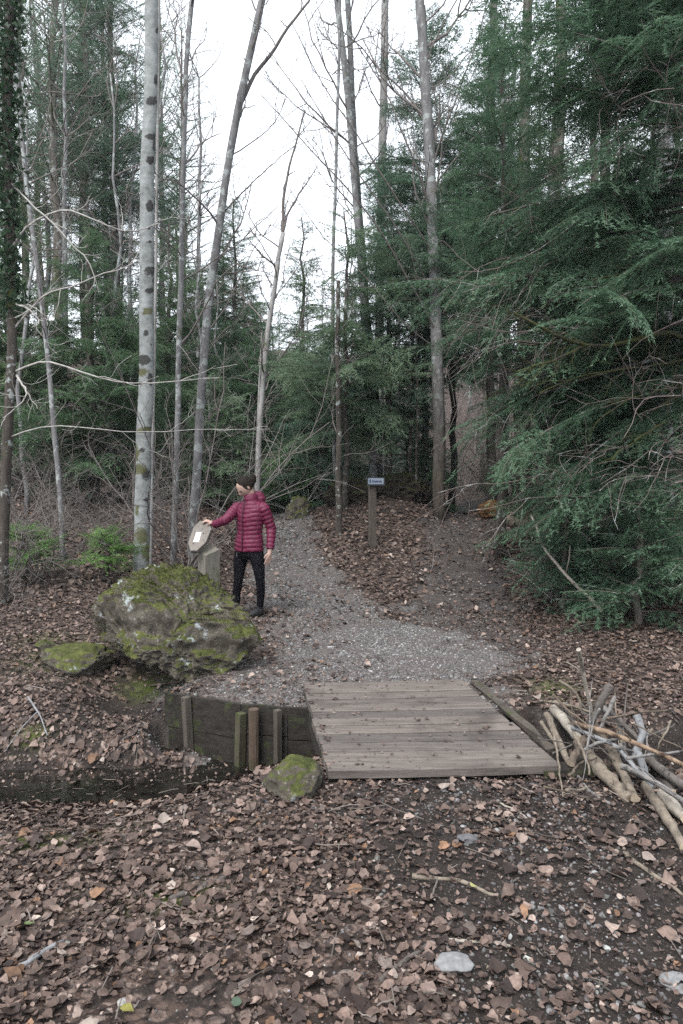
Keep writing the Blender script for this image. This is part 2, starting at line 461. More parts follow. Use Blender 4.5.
# ------------------------------------------------------------------ ground, water
def axis(segs):
    out = []
    for a, b, st in segs: out.append(np.arange(a, b, st))
    return np.concatenate(out)
gx = axis([(-90, -24, 3), (-24, -9, .6), (-9, -4.2, .14), (-4.2, 4.2, .045), (4.2, 9, .14), (9, 24, .6), (24, 90.1, 3)])
gy = axis([(-30, -3, 3), (-3, 0.8, .2), (0.8, 7.2, .045), (7.2, 16, .09), (16, 30, .35), (30, 110.1, 2)])
X, Y = np.meshgrid(gx, gy)
Z = H(X, Y)
nx, ny = len(gx), len(gy)
V = np.stack([X.ravel(), Y.ravel(), Z.ravel()], -1)
i = np.arange(ny - 1)[:, None] * nx + np.arange(nx - 1)[None, :]
Fq = np.stack([i, i + 1, i + nx + 1, i + nx], -1).reshape(-1, 4)
gr, sd, nr = masks(V[:, 0], V[:, 1])
yc = y_stream(V[:, 0])
bank = np.exp(-((V[:, 1] - yc) / 0.7) ** 2)
hollow = np.exp(-(((V[:, 0] + 1.55) / 0.6) ** 2 + ((V[:, 1] - 5.35) / 0.42) ** 2))
mossm = np.zeros(len(V))
for (u, v_, rx, ry) in ((165, 902, .22, .07), (190, 893, .12, .05), (30, 843, .30, .07), (100, 832, .15, .05), (60, 660, .35, .3), (45, 640, .25, .2), (150, 690, .25, .14), (30, 738, .12, .08), (560, 690, .2, .3)):
    p = onG(u, v_)
    mossm = np.maximum(mossm, np.exp(-(((V[:, 0] - p[0]) / rx) ** 2 + ((V[:, 1] - p[1]) / ry) ** 2)))
soilm = np.clip(np.maximum.reduce([nr * 0.9, sd * 0.55, bank * 0.5, hollow]), 0, 1)
ground = obj('ground', V, [Fq], MAT['ground'], smooth=True, col=np.stack([np.clip(gr + 0.45 * sd, 0, 1), soilm, np.clip(mossm, 0, 1)], -1))
tag(ground, kind='structure')

wx = np.linspace(-12, 12, 161); prof = np.linspace(-1, 1, 9)
WV = np.array([[x, float(y_stream(x)) + p * 0.75, WATER_Z] for x in wx for p in prof])
k = (np.arange(160)[:, None] * 9 + np.arange(8)[None, :]).reshape(-1)
water = obj('stream_water', WV, [np.stack([k, k + 9, k + 10, k + 1], -1)], MAT['water'], smooth=True)
tag(water, kind='structure')

# ------------------------------------------------------------------ footbridge
FL, FR, BR, BL = PZ(328, 771, .075), PZ(562, 765, .075), PZ(460, 679, .075), PZ(303, 682, .075)
bridge = empty('footbridge', ((FL + FR + BR + BL) / 4) * [1, 1, 0], 'low plank footbridge of weathered grey boards crossing the little stream', 'footbridge')
bo = np.array(bridge.location)
def bl(s, t): return (FL * (1 - s) + FR * s) * (1 - t) + (BL * (1 - s) + BR * s) * t
A = Acc(); NPL = 12
for q in range(NPL):
    t0 = (q + 0.018) / NPL; t1 = (q + 1 - 0.018) / NPL
    e0 = random.uniform(-.006, .008); e1 = random.uniform(-.006, .008); dz = random.uniform(-.004, .004); tw = random.uniform(-.004, .004)
    ns = 10; top = []
    for a in range(ns + 1):
        s = -e0 + (1 + e0 + e1) * a / ns
        w = 0.0025 * math.sin(a * 1.7 + q) ; wz = dz + tw * (a / ns - .5) - 0.004 * math.sin(math.pi * a / ns)
        for tt, dzz in ((t0, -.004), (t0 + .008, 0), (t1 - .008, 0), (t1, -.004)):
            p = bl(s, tt); top.append(p + [0, w, wz + dzz])
    top = np.array(top).reshape(ns + 1, 4, 3); bot = top[:, [0, 3]] - [0, 0, .042]
    Vp = np.concatenate([top.reshape(-1, 3), bot.reshape(-1, 3)])
    fq = []
    nb = (ns + 1) * 4
    for a in range(ns):
        for c in range(3): fq.append((a * 4 + c, (a + 1) * 4 + c, (a + 1) * 4 + c + 1, a * 4 + c + 1))
        fq.append((nb + a * 2, nb + a * 2 + 2, (a + 1) * 4, a * 4))
        fq.append((a * 4 + 3, (a + 1) * 4 + 3, nb + a * 2 + 3, nb + a * 2 + 1))
        fq.append((nb + a * 2 + 1, nb + a * 2 + 3, nb + a * 2 + 2, nb + a * 2))
    fq.append((0, 3, nb + 1, nb)); e = ns * 4; fq.append((e + 3, e, nb + ns * 2, nb + ns * 2 + 1)); 
    fq.append((0, 1, 2, 3)); fq.append((e + 3, e + 2, e + 1, e))
    A.add(Vp, np.array(fq))
A.build('deck', MAT['deck'], bridge, origin=bo)
for s in (0.04, 0.5, 0.955):
    A = Acc()
    a, b = bl(s, 0.02), bl(s, 0.98)
    d = norm(b - a); side = np.array([d[1], -d[0], 0]) * 0.045
    Vb = np.array([p + sg * side + [0, 0, z] for p in (a, b) for sg in (-1, 1) for z in (-.046, -.19)])
    A.add(Vb, np.array([[0, 2, 3, 1], [4, 5, 7, 6], [0, 1, 5, 4], [2, 6, 7, 3], [0, 4, 6, 2], [1, 3, 7, 5]]))
    A.build('beam', MAT['board'], bridge, origin=bo)
# ------------------------------------------------------------------ retaining wall of boards and stakes
wall = empty('retaining_wall', (-0.7, 4.8, -0.45), 'dark stained plank retaining wall with stakes holding the bank under the bridge', 'retaining wall')
wo = np.array(wall.location)
def wall_board(x0, x1, z0, z1, lean=0.0, th=.035, name='board', n=8):
    xs = np.linspace(x0, x1, n); A = Acc()
    top = []
    for x in xs:
        y = float(y_wall(x)) - 0.045
        wv = random.uniform(-.006, .006)
        for (yy, zz) in ((y, z0), (y + lean, z1 + wv), (y + lean + th, z1 + wv), (y + th, z0)): top.append((x, yy, zz))
    fq = []
    for a in range(n - 1):
        for c in range(4): fq.append((a * 4 + c, a * 4 + (c + 1) % 4, (a + 1) * 4 + (c + 1) % 4, (a + 1) * 4 + c))
    fq.append((0, 3, 2, 1)); e = (n - 1) * 4; fq.append((e, e + 1, e + 2, e + 3))
    A.add(np.array(top), np.array(fq)[:, ::-1]); return A.build(name, MAT['board'], wall, origin=wo)
wall_board(-1.33, -0.72, -.245, .005); wall_board(-1.30, -0.70, -.53, -.252)
wall_board(-0.715, -0.38, -.20, .0, .01); wall_board(-0.70, -0.38, -.55, -.207, .004)
wall_board(-0.375, 1.22, -.22, .008); wall_board(-0.375, 1.22, -.55, -.227)
def stake(u, v0, v1, r, mt, rnd=True, yoff=-.085):
    x = PZ(u, v0, 0)[0]; y = float(y_wall(x)) + yoff
    top = np.array([x, y, PY(u, v0, y)[2]]); bot = np.array([PY(u + (3 if u < 200 else 0.5), v1, y)[0], y + .01, -.62])
    if rnd:
        V, Q, T = tube(resample([bot, top], 8), np.linspace(r * 1.05, r, 8), 12, True, .03)
    else:
        V, Q, T = tube(resample([bot, top], 4), r, 4, True, 0.02)
    obj('stake', V, [Q, T], MAT[mt], wall, smooth=False, origin=wo)
stake(187, 697, 745, .036, 'stake', False, -.08)
stake(238, 713, 760, .040, 'stake_moss', False, -.07)
stake(253.5, 709, 766, .036, 'stake_orange', True, -.10)
stake(277.5, 710, 763, .030, 'stake', False, -.085)

# ------------------------------------------------------------------ rocks
def icosphere(sub):
    t = (1 + 5 ** .5) / 2
    V = norm(np.array([[-1, t, 0], [1, t, 0], [-1, -t, 0], [1, -t, 0], [0, -1, t], [0, 1, t], [0, -1, -t], [0, 1, -t], [t, 0, -1], [t, 0, 1], [-t, 0, -1], [-t, 0, 1]], dtype=float))
    Fc = np.array([[0, 11, 5], [0, 5, 1], [0, 1, 7], [0, 7, 10], [0, 10, 11], [1, 5, 9], [5, 11, 4], [11, 10, 2], [10, 7, 6], [7, 1, 8], [3, 9, 4], [3, 4, 2], [3, 2, 6], [3, 6, 8], [3, 8, 9], [4, 9, 5], [2, 4, 11], [6, 2, 10], [8, 6, 7], [9, 8, 1]])
    for _ in range(sub):
        E = np.concatenate([Fc[:, [0, 1]], Fc[:, [1, 2]], Fc[:, [2, 0]]]); Es = np.sort(E, 1)
        uq, inv = np.unique(Es, axis=0, return_inverse=True); inv = inv.ravel()
        mid = norm(V[uq].mean(1)); n = len(V); m = len(Fc)
        a, b, c = inv[:m] + n, inv[m:2 * m] + n, inv[2 * m:] + n
        V = np.concatenate([V, mid])
        Fc = np.concatenate([np.stack([Fc[:, 0], a, c], -1), np.stack([Fc[:, 1], b, a], -1), np.stack([Fc[:, 2], c, b], -1), np.stack([a, b, c], -1)])
    return V, Fc
def rocknoise(V, sc, seed, amp_big, amp_mid, amp_fine, facet=0.0):
    off = Vector((seed * 3.1, seed * 7.7, seed * 1.3)); out = np.empty(len(V))
    for q, p in enumerate(V):
        pv = Vector(p) * sc + off
        d = amp_big * mnoise.noise(pv) + amp_mid * (mnoise.ridged_multi_fractal(pv * 2.0, 0.9, 2.1, 5, 1.0, 2.0) - 1.0) * 0.5
        d += amp_fine * mnoise.fractal(pv * 7, 0.8, 2.0, 4)
        if facet: d += facet * (mnoise.voronoi(pv * 1.6)[0][1] - mnoise.voronoi(pv * 1.6)[0][0])
        out[q] = d
    return out

V, Fc = icosphere(6)
# silhouette of the boulder as seen: (pixel) points round the centre, at its own distance
YB = 5.98
cB = PY(178, 628, YB)
outl = [(92, 622), (93, 600), (110, 586), (132, 572), (155, 564), (180, 564), (205, 573), (226, 590), (246, 610), (260, 632), (262, 642), (252, 655), (233, 670), (212, 682), (198, 687), (182, 684), (165, 672), (140, 664), (118, 652), (100, 640)]
th, rr = [], []
for (u, v_) in outl:
    p = PY(u, v_, YB) - cB; th.append(math.atan2(p[2], p[0])); rr.append(math.hypot(p[0], p[2]))
o_ = np.argsort(th); th = np.array(th)[o_]; rr = np.array(rr)[o_]
th = np.concatenate([th - 2 * np.pi, th, th + 2 * np.pi]); rr = np.concatenate([rr, rr, rr])
ang = np.arctan2(V[:, 2], V[:, 0]); rad = np.interp(ang, th, rr)
lat = np.hypot(V[:, 0], V[:, 2])
sq = np.clip(lat, 0, 1) ** 0.62                                     # fuller than a ball
Bv = np.stack([np.cos(ang) * rad * sq, V[:, 1] * 0.55, np.sin(ang) * rad * sq], -1)
Bv[:, 1] += -0.10 * (Bv[:, 2] < 0) * (-Bv[:, 2]) * 0 + 0.18 * np.clip(Bv[:, 2], 0, 1)   # upper part leans away
prng = np.random.default_rng(19)
def facets(Vp, n, lo, hi, rng, soft=.92):
    """break a rounded lump into broad planes"""
    for q in range(n):
        nn = norm(rng.normal(0, 1, 3)); s = Vp @ nn; d = s.max() * rng.uniform(lo, hi); m = s > d
        Vp[m] -= nn * ((s[m] - d) * soft)[:, None]
    return Vp
Bv = facets(Bv, 20, .62, .88, prng)
dn = rocknoise(Bv, 1.7, 2, 0.03, 0.062, 0.05, 0.03); dn = dn - dn.mean()
Bv = Bv * .985 + V * dn[:, None]
bx = cB.copy(); bx[2] = float(H(cB[0], YB))
o_px = np.array(outl, float) - [178, 628]; oa = np.arctan2(-o_px[:, 1], o_px[:, 0]); orr = np.hypot(o_px[:, 0], o_px[:, 1]); oo = np.argsort(oa); oa = oa[oo]; orr = orr[oo]
oa = np.concatenate([oa - 2 * np.pi, oa, oa + 2 * np.pi]); orr = np.tile(orr, 3)
NBIN = 60; bc = (np.arange(NBIN) + .5) / NBIN * 2 * np.pi - np.pi
for _ in range(5):       # pull the rock's outline to the shape it has
    pu, pv_ = project(Bv + cB); pa = np.arctan2(-(pv_ - 628), pu - 178); pr = np.hypot(pu - 178, pv_ - 628)
    bi = np.clip(((pa + np.pi) / (2 * np.pi) * NBIN).astype(int), 0, NBIN - 1); mxr = np.zeros(NBIN); np.maximum.at(mxr, bi, pr)
    ratio = np.interp(bc, oa, orr) / np.maximum(mxr, 1); ratio = (np.roll(ratio, 1) + 2 * ratio + np.roll(ratio, -1)) / 4
    rv = np.interp(pa, np.concatenate([bc - 2 * np.pi, bc, bc + 2 * np.pi]), np.tile(ratio, 3)); Bv[:, 0] *= rv; Bv[:, 2] *= rv
boulder = obj('boulder', Bv + cB, [Fc], MAT['rock'], smooth=True, origin=bx)
bm_ = boulder.data; nb_ = len(bm_.vertices); bco = np.empty(nb_ * 3); bm_.vertices.foreach_get('co', bco); bno = np.empty(nb_ * 3); bm_.vertices.foreach_get('normal', bno); bco = bco.reshape(-1, 3); bno = bno.reshape(-1, 3)
tf = []
for q in prng.choice(nb_, 34000):
    p, nn = bco[q], bno[q]
    if nn[2] < .05 or mnoise.fractal(Vector(p) * 3.2, .9, 2, 4) + .55 * nn[2] < .26: continue
    s = norm(prng.normal(0, 1, 3)); L = prng.uniform(.008, .022); d = norm(nn + prng.normal(0, .5, 3) + [0, 0, .2]); w_ = prng.uniform(.004, .008)
    tf.append([p - s * w_ - nn * .004, p + s * w_ - nn * .004, p + d * L])
tf = np.array(tf); obj('moss', tf.reshape(-1, 3), [np.arange(len(tf) * 3).reshape(-1, 3)], mat_needles('moss_tufts', (.026, .031, .009), (.058, .066, .020), (.105, .112, .036)), boulder)
tag(boulder, 'huge mossy boulder with pale lichen patches beside the path', 'boulder')

def rock(name, u, v_, w, h, d, seed, label, mat='rock', sub=4, sink=0.3, amp=1.0):
    p = onG(u, v_); V, Fc = icosphere(sub)
    U = np.stack([V[:, 0] * w, V[:, 1] * d, V[:, 2] * h], -1)
    n = rocknoise(V, 1.2, seed, .22 * amp, .22 * amp, .05 * amp, .15 * amp)
    U = facets(U, 9, .7, .92, np.random.default_rng(seed)) * (1 + .6 * n - .05)[:, None]
    c = p + [0, d * 0.6, h * (1 - 2 * sink)]
    o = obj(name, U + c, [Fc], MAT[mat] if isinstance(mat, str) else mat, smooth=True, origin=p)
    return tag(o, label, 'rock')
rock('mossy_rock', 291, 798, .17, .125, .16, 11, 'small moss covered rock at the corner of the footbridge')
rock('mossy_rock', 72, 672, .34, .15, .28, 12, 'flat mossy rock lying in leaves left of the huge boulder', amp=1.3)
rock('mossy_rock', 42, 652, .10, .075, .10, 13, 'little round mossy rock at the edge of the leaf slope')
flat = mat_plain('pale_stone', (0.17, 0.17, 0.172), 0.9, 0.2, .3, 40)
rock('flat_stone', 453, 974, .075, .022, .05, 21, 'flat pale grey stone lying among the foreground leaves', flat, 3, .2, .8)
rock('flat_stone', 680, 992, .05, .02, .045, 22, 'pale grey stone at the very corner of the foreground path', flat, 3, .2, .8)
rock('flat_stone', 468, 833+ 10, .05, .016, .035, 23, 'dark grey flat stone between two thin sticks on the path', mat_plain('dark_stone', (0.10, 0.10, 0.105), .9, .2, .3, 40), 3, .2, .8)

# ------------------------------------------------------------------ timber beside the bridge
def timber(name, a, b, w, h, label, cat, mt='stake'):
    a, b = np.array(a), np.array(b); d = norm(b - a); s = np.array([d[1], -d[0], 0]); s = norm(s) * w / 2
    n = 9; P = resample([a, b], n); A = Acc(); VV = []
    for q, p in enumerate(P):
        j = RNG.normal(0, .006, 8)
        VV += [p - s + [0, j[0], j[1]], p + s + [0, j[2], j[3]], p + s + [j[4], 0, h + j[5]], p - s + [j[6], 0, h + j[7]]]
    fq = []
    for q in range(n - 1):
        for c in range(4): fq.append((q * 4 + c, q * 4 + (c + 1) % 4, (q + 1) * 4 + (c + 1) % 4, (q + 1) * 4 + c))
    fq += [(3, 2, 1, 0), (n * 4 - 4, n * 4 - 3, n * 4 - 2, n * 4 - 1)]
    o = obj(name, np.array(VV), [np.array(fq)], MAT[mt], origin=a); return tag(o, label, cat)
timber('edging_timber', PZ(474, 683, .0), PZ(553, 752, .0), .06, .025, 'split weathered timber edging the gravel along the right of the footbridge', 'timber', 'stake')
timber('squared_timber', PZ(541, 775, .0), PZ(604, 774, .0), .12, .05, 'short squared timber sticking out at the front right bridge corner', 'timber', 'board')

# ------------------------------------------------------------------ heap of cut branches
wood = {}
def wmat(key):
    cols = dict(pale=((0.17, 0.150, 0.125), (0.38, 0.345, 0.295)), tan=((0.085, 0.070, 0.055), (0.245, 0.208, 0.165)), grey=((0.10, 0.095, 0.09), (0.225, 0.215, 0.205)),
                dark=((0.055, 0.048, 0.043), (0.135, 0.12, 0.11)), blue=((0.12, 0.122, 0.126), (0.26, 0.268, 0.278)), red=((0.10, 0.062, 0.040), (0.29, 0.215, 0.155)), brown=((0.060, 0.046, 0.036), (0.155, 0.124, 0.098)))
    if key not in wood:
        k = NB('branch_wood_' + key, 0.9, 0.2); a, b = cols[key]
        v = k.coord('Object'); n = k.noise(v, 16, 6, .72); nf = k.noise(v, 70, 4, .7)
        c = k.ramp(n, [(.3, a), (.68, b)]); c = k.mix(k.step(k.noise(v, 9, 6, .75), .54, .66), c, tuple(q * .42 for q in a))
        k.color(c); k.bump(k.math('ADD', n, nf), .6, .008); wood[key] = k.m
    return wood[key]
CUT = mat_plain('cut_wood', (0.38, 0.31, 0.23), .9, .2, .2, 60)
HEAP = [  # crop points with height, radius (m), wood, label
 ([(245, 40, .58), (262, 130, .40), (300, 300, .12)], .013, 'pale', 'bleached straight stick standing tallest out of the branch heap'),
 ([(165, 170, .34), (225, 210, .28), (250, 250, .22), (255, 290, .16)], .009, 'tan', 'thin tan twig curving over at the back left of the branch heap'),
 ([(85, 255, .10), (200, 270, .15), (300, 302, .16)], .008, 'tan', 'thin tan stick pointing left over the back of the branch heap'),
 ([(383, 188, .36), (345, 245, .28), (322, 300, .20), (295, 355, .12)], .023, 'dark', 'thick dark stub standing slanted in the middle of the branch heap'),
 ([(398, 238, .30), (370, 300, .22), (335, 375, .12)], .012, 'grey', 'grey stick leaning beside the thick dark stub'),
 ([(228, 348, .20), (340, 378, .22), (480, 430, .24), (690, 525, .26)], .013, 'red', 'long reddish brown pole lying across the top of the branch heap'),
 ([(140, 288, .05), (195, 350, .06), (250, 420, .05)], .031, 'pale', 'pale thick log at the upper left of the branch heap'),
 ([(112, 312, .04), (165, 430, .05), (208, 522, .03)], .021, 'tan', 'tan log next to the bridge corner, second from the deck'),
 ([(90, 345, .03), (160, 455, .02)], .013, 'tan', 'short tan stick closest to the footbridge deck'),
 ([(275, 478, .07), (360, 570, .07), (455, 665, .03)], .037, 'tan', 'thickest pale log with sawn end at the front of the branch heap'),
 ([(385, 455, .10), (430, 560, .08), (485, 665, .04)], .026, 'tan', 'tan log lying tight behind the thickest sawn log'),
 ([(488, 315, .30), (518, 388, .22), (478, 495, .10)], .019, 'blue', 'bent blue grey branch with round end rising at the right of the heap'),
 ([(220, 368, .16), (300, 400, .18), (400, 440, .18), (485, 535, .16), (560, 620, .12)], .011, 'blue', 'slender bluish branch winding through the middle of the heap'),
 ([(425, 528, .16), (560, 590, .15), (690, 680, .13)], .014, 'grey', 'slim grey pole running out to the right below the reddish pole'),
 ([(525, 610, .05), (610, 740, .04), (690, 868, .03)], .024, 'tan', 'long brown log running forward at the right front of the heap'),
 ([(600, 650, .06), (690, 745, .05)], .032, 'pale', 'pale stout log behind the long brown front log'),
 ([(535, 500, .08), (610, 560, .08), (700, 620, .06)], .026, 'dark', 'dark thick branch low at the right of the heap'),
 ([(228, 540, .02), (255, 590, .015), (300, 645, .01), (385, 690, .01)], .010, 'grey', 'grey bowed stick on the ground in front of the heap'),
 ([(212, 518, .08), (240, 465, .12), (272, 408, .15)], .021, 'brown', 'brown stub leaning up beside the bridge corner'),
 ([(265, 462, .13), (320, 430, .18), (410, 415, .18)], .009, 'grey', 'thin hooked grey twig in the middle of the heap'),
 ([(380, 300, .16), (480, 400, .13), (545, 480, .08)], .014, 'dark', 'dark slim branch at the back of the heap'),
 ([(420, 440, .12), (500, 565, .09)], .012, 'grey', 'short grey stick crossing under the slender bluish branch'),
 ([(498, 480, .12), (540, 600, .07)], .018, 'blue', 'short blue grey piece below the bent round ended branch'),
 ([(556, 372, .22), (522, 445, .12)], .007, 'tan', 'small tan twig sticking up right of the bent blue grey branch'),
 ([(135, 475, .10), (225, 435, .14)], .005, 'dark', 'thin dark twig pointing at the footbridge deck'),
 ([(340, 280, .10), (420, 340, .10), (430, 420, .08)], .020, 'grey', 'grey log hidden behind the dark slanted stub'),
 ([(560, 540, .03), (640, 640, .03)], .022, 'dark', 'dark short log deep in the right of the heap'),
 ([(300, 330, .06), (360, 430, .06), (420, 540, .05)], .024, 'brown', 'brown log underneath the middle of the heap'),
]
for q, (pts, r, key, lab) in enumerate(HEAP):
    P = []
    for (cx, cy, hz) in pts:
        u, v_ = 520 + cx / 4.19, 640 + cy / 4.19
        P.append(PZ(u, v_, hz))
    n = 14 if len(P) > 2 else 8
    P = resample(P, n, .0022)
    rad = np.linspace(r * 1.08, r * .85, n) * (1 + RNG.normal(0, .03, n))
    ends = (P[0] + P[-1]) / 2; ends[2] = min(P[:, 2].min() - r, 0)
    e = empty('cut_branch', P[0], lab, 'branch', 'cut branches heaped beside the footbridge')
    V_, Q, T = tube(P, rad, 9, False, .10)
    obj('bark', V_, [Q], wmat(key), e, True, origin=P[0])
    for end in (0, 1):
        ring = V_[:9] if end == 0 else V_[-9:]
        c = ring.mean(0)
        tri = np.array([[9, (j + 1) % 9, j] if end == 0 else [9, j, (j + 1) % 9] for j in range(9)])
        obj('cut_end', np.concatenate([ring, [c]]), [tri], CUT if r > .016 else wmat(key), e, origin=P[0])
    if q in (5, 13, 0):   # snapped side twig
        a = P[n // 2]; V2, Q2, T2 = tube(resample([a, a + [-.05, -.03, .06], a + [-.12, -.03, .10]], 6), np.linspace(r * .4, r * .2, 6), 5)
        obj('side_twig', V2, [Q2, T2], wmat(key), e, True, origin=P[0])

hr_ = np.random.default_rng(55)
for q in range(26):          # thin twigs caught in the heap
    cx, cy = hr_.uniform(150, 640), hr_.uniform(300, 640); an = hr_.normal(.75, .7) * (1 if hr_.random() < .75 else -1); Lp = hr_.uniform(50, 170); hz = hr_.uniform(.10, .24)
    P = np.array([PZ(520 + (cx + t * Lp * math.cos(an)) / 4.19, 640 + (cy + t * Lp * math.sin(an)) / 4.19, hz - .06 * t + hr_.normal(0, .02)) for t in (-1, -.3, .3, 1)])
    P = resample(P, 9, .006, hr_); r = hr_.uniform(.0035, .009); key = ('grey', 'dark', 'brown', 'tan')[q % 4]
    V_, Q, T = tube(P, np.linspace(r, r * .5, 9), 6, True, .1)
    tag(obj('thin_twig', V_, [Q, T], wmat(key), smooth=True, origin=P[0]), 'thin dry twig caught among the thicker wood of the branch heap', 'twig', 'thin twigs caught in the branch heap')

# ------------------------------------------------------------------ single sticks on the ground
def stick(pts, r, key, label, fork=None, dz=.012):
    P = np.array([onG(u, v_) + [0, 0, dz] for (u, v_) in pts]); n = 10
    P = resample(P, n, .003); A = Acc()
    A.add(*tube(P, np.linspace(r, r * .6, n) * (1 + RNG.normal(0, .08, n)), 7, True, .08))
    if fork:
        F_ = np.array([P[int(n * fork[0])]] + [onG(u, v_) + [0, 0, dz + .01] for (u, v_) in fork[1]])
        A.add(*tube(resample(F_, 6), np.linspace(r * .6, r * .3, 6), 6))
    o = A.build('fallen_stick', wmat(key), smooth=True, origin=P[0]); return tag(o, label, 'stick', 'single sticks lying on the forest floor')
stick([(412, 879), (455, 883), (500, 899)], .010, 'tan', 'tan stick with a knee lying across the middle of the path')
stick([(380, 985), (410, 963), (455, 921)], .010, 'dark', 'dark slanting stick near the pale flat stone')
stick([(448, 943), (480, 946), (514, 950)], .007, 'pale', 'short pale stick just right of the dark slanting stick')
stick([(624, 856), (655, 880), (684, 899)], .011, 'tan', 'straight tan stick on the bare soil below the branch heap')
stick([(497, 804), (515, 813), (530, 822)], .006, 'pale', 'small whitish stick lying a step in front of the footbridge')
stick([(8, 978), (35, 962), (64, 944)], .012, 'blue', 'bluish grey barkless stick among the dense leaves')
stick([(519, 848), (521, 858)], .006, 'tan', 'tiny tan stick below the small whitish stick')
stick([(488, 970), (490, 989)], .005, 'tan', 'tiny upright looking tan stick near the short pale stick')
stick([(28, 703), (40, 722), (48, 742)], .008, 'blue', 'forked blue grey twig on the stream bank', (.4, [(22, 735), (5, 760)]), .05)
stick([(222, 746), (232, 757), (236, 764)], .006, 'pale', 'short pale twig on the bank below the retaining wall')
stick([(170, 903), (205, 888), (228, 878)], .014, 'dark', 'dark root like stick beside the moss patch in the leaves')
stick([(236, 846), (246, 830), (262, 818)], .012, 'brown', 'brown stick half buried in leaves behind the moss patch')
stick([(605, 835), (640, 847), (668, 852)], .006, 'brown', 'thin brown stick in leaves in front of the branch heap')
stick([(150, 687), (185, 682), (205, 688)], .010, 'brown', 'thin brown root lying under the huge boulder')

# ------------------------------------------------------------------ information panel on a post
pp = base_at(207, 7.95)
board = empty('info_panel', pp, 'slanted octagonal wooden panel with white notice on a thick short post', 'information panel')
po = np.array(pp)
A = Acc(); zt = PY(207, 552, 7.95)[2]
b0 = np.array([[-.112, 0], [0, -.13], [.14, .0], [0, .13]]) * 1.02
VV = [(pp[0] + x, pp[1] + y, z) for z in (pp[2] - .1, zt) for (x, y) in b0]
VV = np.array(VV); VV[4:, 2] += [0.02, -.03, .03, .08]
A.add(VV, np.array([[0, 1, 5, 4], [1, 2, 6, 5], [2, 3, 7, 6], [3, 0, 4, 7], [4, 5, 6, 7]]))
A.build('post', MAT['post'], board, origin=po)
octo = [(200, 520.5), (209.5, 520.5), (211.5, 529), (206, 542.5), (197, 551), (190.5, 551), (188, 543), (193.5, 527)]
yv = lambda v_: 7.93 - (v_ - 536) / 85.0 * 0.75
top = np.array([PY(u, v_, yv(v_)) for u, v_ in octo])
nrm = np.cross(top[2] - top[0], top[5] - top[0]); nrm = norm(nrm); nrm = nrm * (1 if nrm[2] > 0 else -1)
bev = top.mean(0) + (top - top.mean(0)) * .97
A = Acc(); VV = np.concatenate([bev + nrm * .004, top - nrm * .004, top - nrm * .042 + [.0, 0, 0]])
fq = [];
A.add(VV, np.array([[a, (a + 1) % 8, 8 + (a + 1) % 8, 8 + a] for a in range(8)] + [[8 + a, 8 + (a + 1) % 8, 16 + (a + 1) % 8, 16 + a] for a in range(8)]))
A.add(np.concatenate([VV[:8]]), np.array([[0, 1, 2, 3], [0, 3, 4, 7], [4, 5, 6, 7]]))
A.add(np.concatenate([VV[16:]]), np.array([[3, 2, 1, 0], [7, 4, 3, 0], [7, 6, 5, 4]]))
A.build('panel', MAT['panel'], board, origin=po)
notice = [(196.5, 532.5), (201.5, 532.5), (198.8, 542.2), (193.3, 542.2)]
nt = np.array([PY(u, v_, yv(v_)) for u, v_ in notice]) + nrm * .007
n_o = obj('notice', np.concatenate([nt, nt - nrm * .004]), [np.array([[0, 1, 2, 3], [0, 4, 5, 1], [1, 5, 6, 2], [2, 6, 7, 3], [3, 7, 4, 0]])], mat_plain('white_notice', (.60, .62, .62), .5, .4, .03), board, origin=po)
# faint printed lines of the notice
A = Acc()
for (s0, s1, t) in ((.2, .8, .22), (.25, .6, .38), (.2, .75, .52), (.3, .7, .66), (.2, .55, .8)):
    f = lambda s, t_: (nt[0] * (1 - s) + nt[1] * s) * (1 - t_) + (nt[3] * (1 - s) + nt[2] * s) * t_ + nrm * .001
    A.add(np.array([f(s0, t - .025), f(s1, t - .025), f(s1, t + .025), f(s0, t + .025)]), np.array([[0, 1, 2, 3]]))
A.build('printed_lines', mat_plain('faint_print', (.16, .17, .17), .6), n_o, origin=po)

# ------------------------------------------------------------------ signpost
sp = onG(372.5, 547); YS = sp[1]
sign = empty('signpost', sp, 'thin wooden signpost with small white sign standing on the leafy mound', 'signpost')
so = np.array(sp); sp_top = PY(374, 483, YS)
V_, F_ = box(sp[0], sp[1], (sp[2] - .2 + sp_top[2]) / 2, .105, .09, sp_top[2] - sp[2] + .2, .25)
obj('post', V_ + RNG.normal(0, .004, V_.shape), [F_], MAT['stake'], sign, origin=so)
sc_ = PY(376, 481.5, YS - .07)
V_, F_ = box(sc_[0], sc_[1], sc_[2], .285, .03, .135, .12)
obj('sign_back', V_, [F_], mat_plain('dark_sign_back', (.03, .035, .04), .6), sign, origin=so)
V_, F_ = box(sc_[0] - .002, sc_[1] - .018, sc_[2] + .004, .255, .012, .098, .12)
fc = obj('sign_face', V_, [F_], mat_plain('pale_sign_face', (.19, .22, .27), .45, .4, .04), sign, origin=so)
A = Acc(); xx = -.105
V_, F_ = box(-.098, 0, .002, .026, .004, .052); A.add(V_, F_)
for w_, h_, z_ in ((.016, .036, .012), (.012, .026, .006), (.013, .028, .004), (.010, .026, .003), (.014, .026, .002), (.012, .026, .001), (.013, .027, 0), (.010, .025, 0), (.013, .026, -.001)):
    pass
xx = -.062
for w_, h_ in ((.018, .040), (.013, .026), (.014, .026), (.008, .036), (.014, .026), (.013, .026), (.014, .026), (.008, .034), (.013, .026)):
    V_, F_ = box(xx + w_ / 2, 0, -.004 + (h_ - .026) / 2, w_, .004, h_); A.add(V_, F_); xx += w_ + .005
VV, FF = A.arrays(); c_, s_ = math.cos(.12), math.sin(.12)
